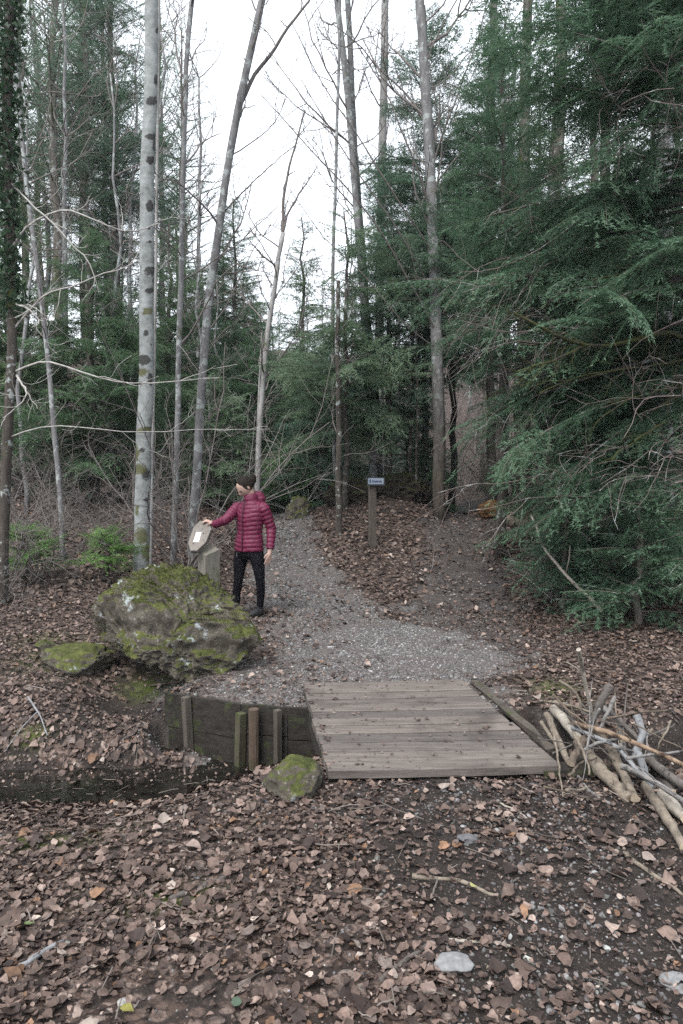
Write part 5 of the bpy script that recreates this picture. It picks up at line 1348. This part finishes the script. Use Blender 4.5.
body.add(*limb([RS, RE, RW], [.048, .038, .026])); body.add(*limb([LS, LE, LW], [.048, .038, .026]))
RH, RK, RA = J(241.2, 553, .05), J(238.4, 580, .03), J(236.0, 611, .06)
LH, LK, LA = J(256.8, 553, -.05), J(260.2, 580, -.09), J(259.6, 611, -.03)
body.add(*limb([RH, RK, RA], [.05, .032, .018])); body.add(*limb([LH, LK, LA], [.05, .032, .018]))
hand(body, RW, J(210.2, 522.2, .02), np.array([-.35, -.25, -.9]), np.array([.15, 1.0, .25]), -1)
hand(body, LW, J(269.0, 556.2, -.14), norm(np.array([-.45, .1, -.8])), np.array([-.75, -.65, 0.]), 1)
V_, N_, F_ = remesh(body, .0055, 3)
skin = NB('skin', .55, .35); v = skin.coord('Object'); skin.color(skin.ramp(skin.noise(v, 14, 4), [(.3, (.32, .210, .170)), (.7, (.39, .262, .215))]))
person = obj('person', V_, F_, skin.m, None, True, origin=pbase)
tag(person, 'woman in burgundy quilted jacket and black leggings touching the wooden panel', 'person')
fabric = NB('quilted_nylon', .55, .3); v = fabric.coord('Object'); fabric.color(fabric.ramp(fabric.noise(v, 30, 4), [(.3, (.080, .0070, .026)), (.7, (.112, .0100, .037))])); fabric.bump(fabric.noise(v, 45, 3), .25, .006)
jk = Acc()
jk.add(*loft([(J(249, 551.5), .155, .105), (J(249, 551), .190, .132), (J(249, 543), .190, .134), (J(249.5, 533), .162, .118), (J(250.5, 517), .180, .132), (J(251, 509), .176, .115), (J(251, 504), .135, .095), (J(251, 499.5), .080, .075)], 28))
jk.add(*limb([J(241, 508, .05), RS, RE, RW], [.075, .070, .056, .044], 16)); jk.add(*limb([J(261, 508.5, -.05), LS, LE, LW], [.075, .070, .057, .046], 16))
jk.add(*limb([J(250.5, 502), J(250.8, 498.3), J(250.5, 495.6, .01)], [.085, .082, .076], 18))
jk.add(*blob(J(257.0, 496.0, .075), [.085, .080, .058])); jk.add(*blob(J(260, 499.5, .06), [.07, .07, .06])); jk.add(*blob(J(252.5, 498, .06), [.10, .075, .05]))
V_, N_, F_ = remesh(jk, .0075, 5)
def seg_param(V, pts):
    best = np.full(len(V), 9e9); par = np.zeros(len(V)); acc = 0
    for a, b in zip(pts[:-1], pts[1:]):
        d = b - a; L = np.linalg.norm(d); t = np.clip((V - a) @ d / L ** 2, 0, 1); ds = np.linalg.norm(V - a - t[:, None] * d, axis=1)
        m = ds < best; best[m] = ds[m]; par[m] = acc + t[m] * L; acc += L
    return best, par
dT, pT = seg_param(V_, [J(250, 552), J(251, 498)]); dR, pR = seg_param(V_, [RS, RE, RW]); dL, pL = seg_param(V_, [LS, LE, LW])
arm = np.where(dR < dL, pR, pL); da = np.minimum(dR, dL) / .062
isarm = (da < 1.25) & (dT / .15 > .85)
s = np.where(isarm, arm, pT - .02 * np.abs((V_ - J(250, 552)) @ ldir) / .17)
s = s + np.array([mnoise.noise(Vector(p) * 6) for p in V_]) * .010
q = np.abs(np.sin(np.pi * s / .050)) ** .55
V_ = V_ + N_ * ((q - .62) * .0105)[:, None]
V_ = V_ + N_ * (np.array([mnoise.noise(Vector(p) * 22) for p in V_]) * .004)[:, None]
obj('jacket', V_, F_, fabric.m, person, True, origin=pbase)
zz = [J(250, v_) + fdir * (d + .010) for v_, d in ((550, .136), (542, .140), (533, .130), (517, .140), (509, .122), (503, .100), (497.5, .092))]
V2, Q2, T2 = tube(resample(np.array(zz), 20), .0065, 6); obj('zip', V2, [Q2, T2], mat_plain('zip_tape', (.045, .006, .016), .5), person, True, origin=pbase)
lg = Acc()
lg.add(*loft([(J(249, 559), .10, .085), (J(249, 555), .165, .115), (J(249, 547), .175, .12), (J(250, 540), .14, .10)], 24))
lg.add(*limb([J(242.5, 551, .04), J(240.4, 560, .05), RK, J(236.6, 593, .06), J(236.0, 612, .06)], [.092, .086, .056, .050, .037], 14))
lg.add(*limb([J(255.5, 551, -.04), J(257.6, 560, -.06), LK, J(261, 592, -.06), J(259.6, 612, -.03)], [.092, .086, .056, .050, .037], 14))
V_, N_, F_ = remesh(lg, .008, 5)
obj('leggings', V_, F_, mat_plain('black_jersey', (.005, .005, .007), .85, .08, .2, 20), person, True, origin=pbase)
for A_, dx in ((RA, 0), (LA, 0)):
    g = float(H(A_[0], A_[1])); c = np.array([A_[0], A_[1], g + .045]) + fdir * .06
    V, Fc = icosphere(3); U = V * [.13, .047, .05]; U[:, 2] = np.maximum(U[:, 2], -.045); U[:, 2] *= 1 - .35 * ss(.0, 1, V[:, 0]) * (V[:, 2] > 0)
    AX = np.stack([fdir, ldir, [0, 0, 1]]); sh = Acc(); sh.add(U @ AX + c, Fc); sh.add(*limb([c - fdir * .06, [A_[0], A_[1], g + .12]], [.048, .046]))
    sh.build('shoe', mat_plain('black_shoe', (.018, .018, .02), .6), person, True, origin=pbase)
hair_m = NB('dark_hair', .75, .15); v = hair_m.coord('Object'); hair_m.color(hair_m.ramp(hair_m.noise(v, 60, 3), [(.3, (.006, .005, .004)), (.7, (.020, .014, .011))]))
hr = Acc(); V, Fc = icosphere(4); U = V * [.100, .083, .113]; U[:, 0] = np.where(U[:, 0] > 0, U[:, 0] * .93, U[:, 0]) - .020; U[:, 2] += .017
# hairline: pull the hair back off the face
face = ss(.25, .6, V[:, 0]) * ss(.48, .12, V[:, 2]) * ss(.80, .55, np.abs(V[:, 1])); U[:, 0] -= .07 * face; U[:, 1] *= 1 - .15 * face
U[:, 2] = np.where(V[:, 2] < -.4, U[:, 2] * .82, U[:, 2])
hr.add(U @ HA + hc, Fc)
k0 = hc - hf * .125 + hu * .025; hr.add(*blob(k0, [.03, .028, .028], HA, 2))
hr.add(*limb([k0, k0 - hf * .035 + [0, 0, -.005], k0 - hf * .045 + [0, 0, -.06], k0 - hf * .035 + [0, 0, -.12]], [.028, .042, .040, .014]))
V_, N_, F_ = remesh(hr, .006, 2); obj('hair', V_, F_, hair_m.m, person, True, origin=pbase)
ey = mat_plain('dark_eye', (.02, .015, .012), .3)
for sg in (-1, 1):
    c = hc + hf * .079 + hl * sg * .028 + hu * .006; V, Fc = blob(c, [.010, .013, .006], HA, 2); obj('eye', V, [Fc], ey, person, True, origin=pbase)
    b_ = [hc + hf * .089 + hl * sg * .014 + hu * .020, hc + hf * .087 + hl * sg * .030 + hu * .026, hc + hf * .076 + hl * sg * .045 + hu * .021]
    V, Q, T = tube(np.array(b_), .0035, 5); obj('eyebrow', V, [Q, T], hair_m.m, person, True, origin=pbase)
V, Fc = blob(hc + hf * .092 - hu * .054, [.006, .022, .006], HA, 2); obj('mouth', V, [Fc], mat_plain('lips', (.30, .10, .09), .5), person, True, origin=pbase)
# ------------------------------------------------------------------ overcast light, camera
SUN_EL, SUN_AZ = R(56), R(-148)      # azimuth from +Y, towards -X: high behind the viewer's left shoulder
w = bpy.data.worlds.new('World'); SC.world = w; w.use_nodes = True
nt_ = w.node_tree; bg = nt_.nodes['Background']
sky = nt_.nodes.new('ShaderNodeTexSky'); sky.sky_type = 'NISHITA'; sky.sun_disc = False
sky.sun_elevation = SUN_EL; sky.sun_rotation = SUN_AZ; sky.dust_density = 4; sky.air_density = 1.0
hs = nt_.nodes.new('ShaderNodeHueSaturation'); hs.inputs['Saturation'].default_value = .25
mx = nt_.nodes.new('ShaderNodeMix'); mx.data_type = 'RGBA'; mx.inputs[0].default_value = .75; mx.inputs[7].default_value = (7.2, 7.6, 8.2, 1)
nt_.links.new(sky.outputs[0], hs.inputs['Color']); nt_.links.new(hs.outputs[0], mx.inputs[6]); nt_.links.new(mx.outputs[2], bg.inputs['Color'])
bg.inputs['Strength'].default_value = 0.105
sl = bpy.data.lights.new('sun', 'SUN'); sl.energy = 1.5; sl.angle = R(28); sl.color = (1, .97, .93)
so_ = bpy.data.objects.new('sun', sl); COL.objects.link(so_)
d = Vector((math.sin(SUN_AZ) * math.cos(SUN_EL), math.cos(SUN_AZ) * math.cos(SUN_EL), math.sin(SUN_EL)))
so_.rotation_euler = (-d).to_track_quat('-Z', 'Y').to_euler()
so_.location = tuple(d * 30)
cam = bpy.data.cameras.new('camera'); cam.sensor_fit = 'VERTICAL'; cam.sensor_height = 36; cam.lens = 36 * F_PX / H_PX; cam.clip_end = 500; cam.clip_start = .05
co = bpy.data.objects.new('camera', cam); COL.objects.link(co); co.location = (0, 0, CAM_Z); co.rotation_euler = (R(90) - PITCH, 0, 0); SC.camera = co
vs = SC.view_settings; SC.display_settings.display_device = 'sRGB'; vs.view_transform = 'Standard'; vs.look = 'None'; vs.exposure = EXPOSURE; vs.gamma = 1; vs.use_curve_mapping = False
cy = SC.cycles; cy.max_bounces = 5; cy.diffuse_bounces = 3; cy.glossy_bounces = 2; cy.transmission_bounces = 2; cy.transparent_max_bounces = 4; cy.volume_bounces = 0
cy.use_adaptive_sampling = True; cy.adaptive_threshold = .012; cy.use_denoising = DENOISE
cy.caustics_reflective = False; cy.caustics_refractive = False

# ------------------------------------------------------------------ the air between the trees
hv, hf_ = box(0, 40, 18, 260, 160, 42)
hz = bpy.data.materials.new('forest_air'); hz.use_nodes = True; ht = hz.node_tree
for n_ in list(ht.nodes):
    if n_.type == 'BSDF_PRINCIPLED': ht.nodes.remove(n_)
pv = ht.nodes.new('ShaderNodeVolumePrincipled'); pv.inputs['Density'].default_value = HAZE; pv.inputs['Color'].default_value = (.86, .93, 1, 1); pv.inputs['Anisotropy'].default_value = .2
ht.links.new(pv.outputs[0], ht.nodes['Material Output'].inputs['Volume'])
if HAZE > 0:
    hzo = obj('haze', hv, [hf_], hz); tag(hzo, kind='stuff'); tag(hzo, 'thin pale air between the trees of the wood', 'haze')
cy.volume_bounces = 1
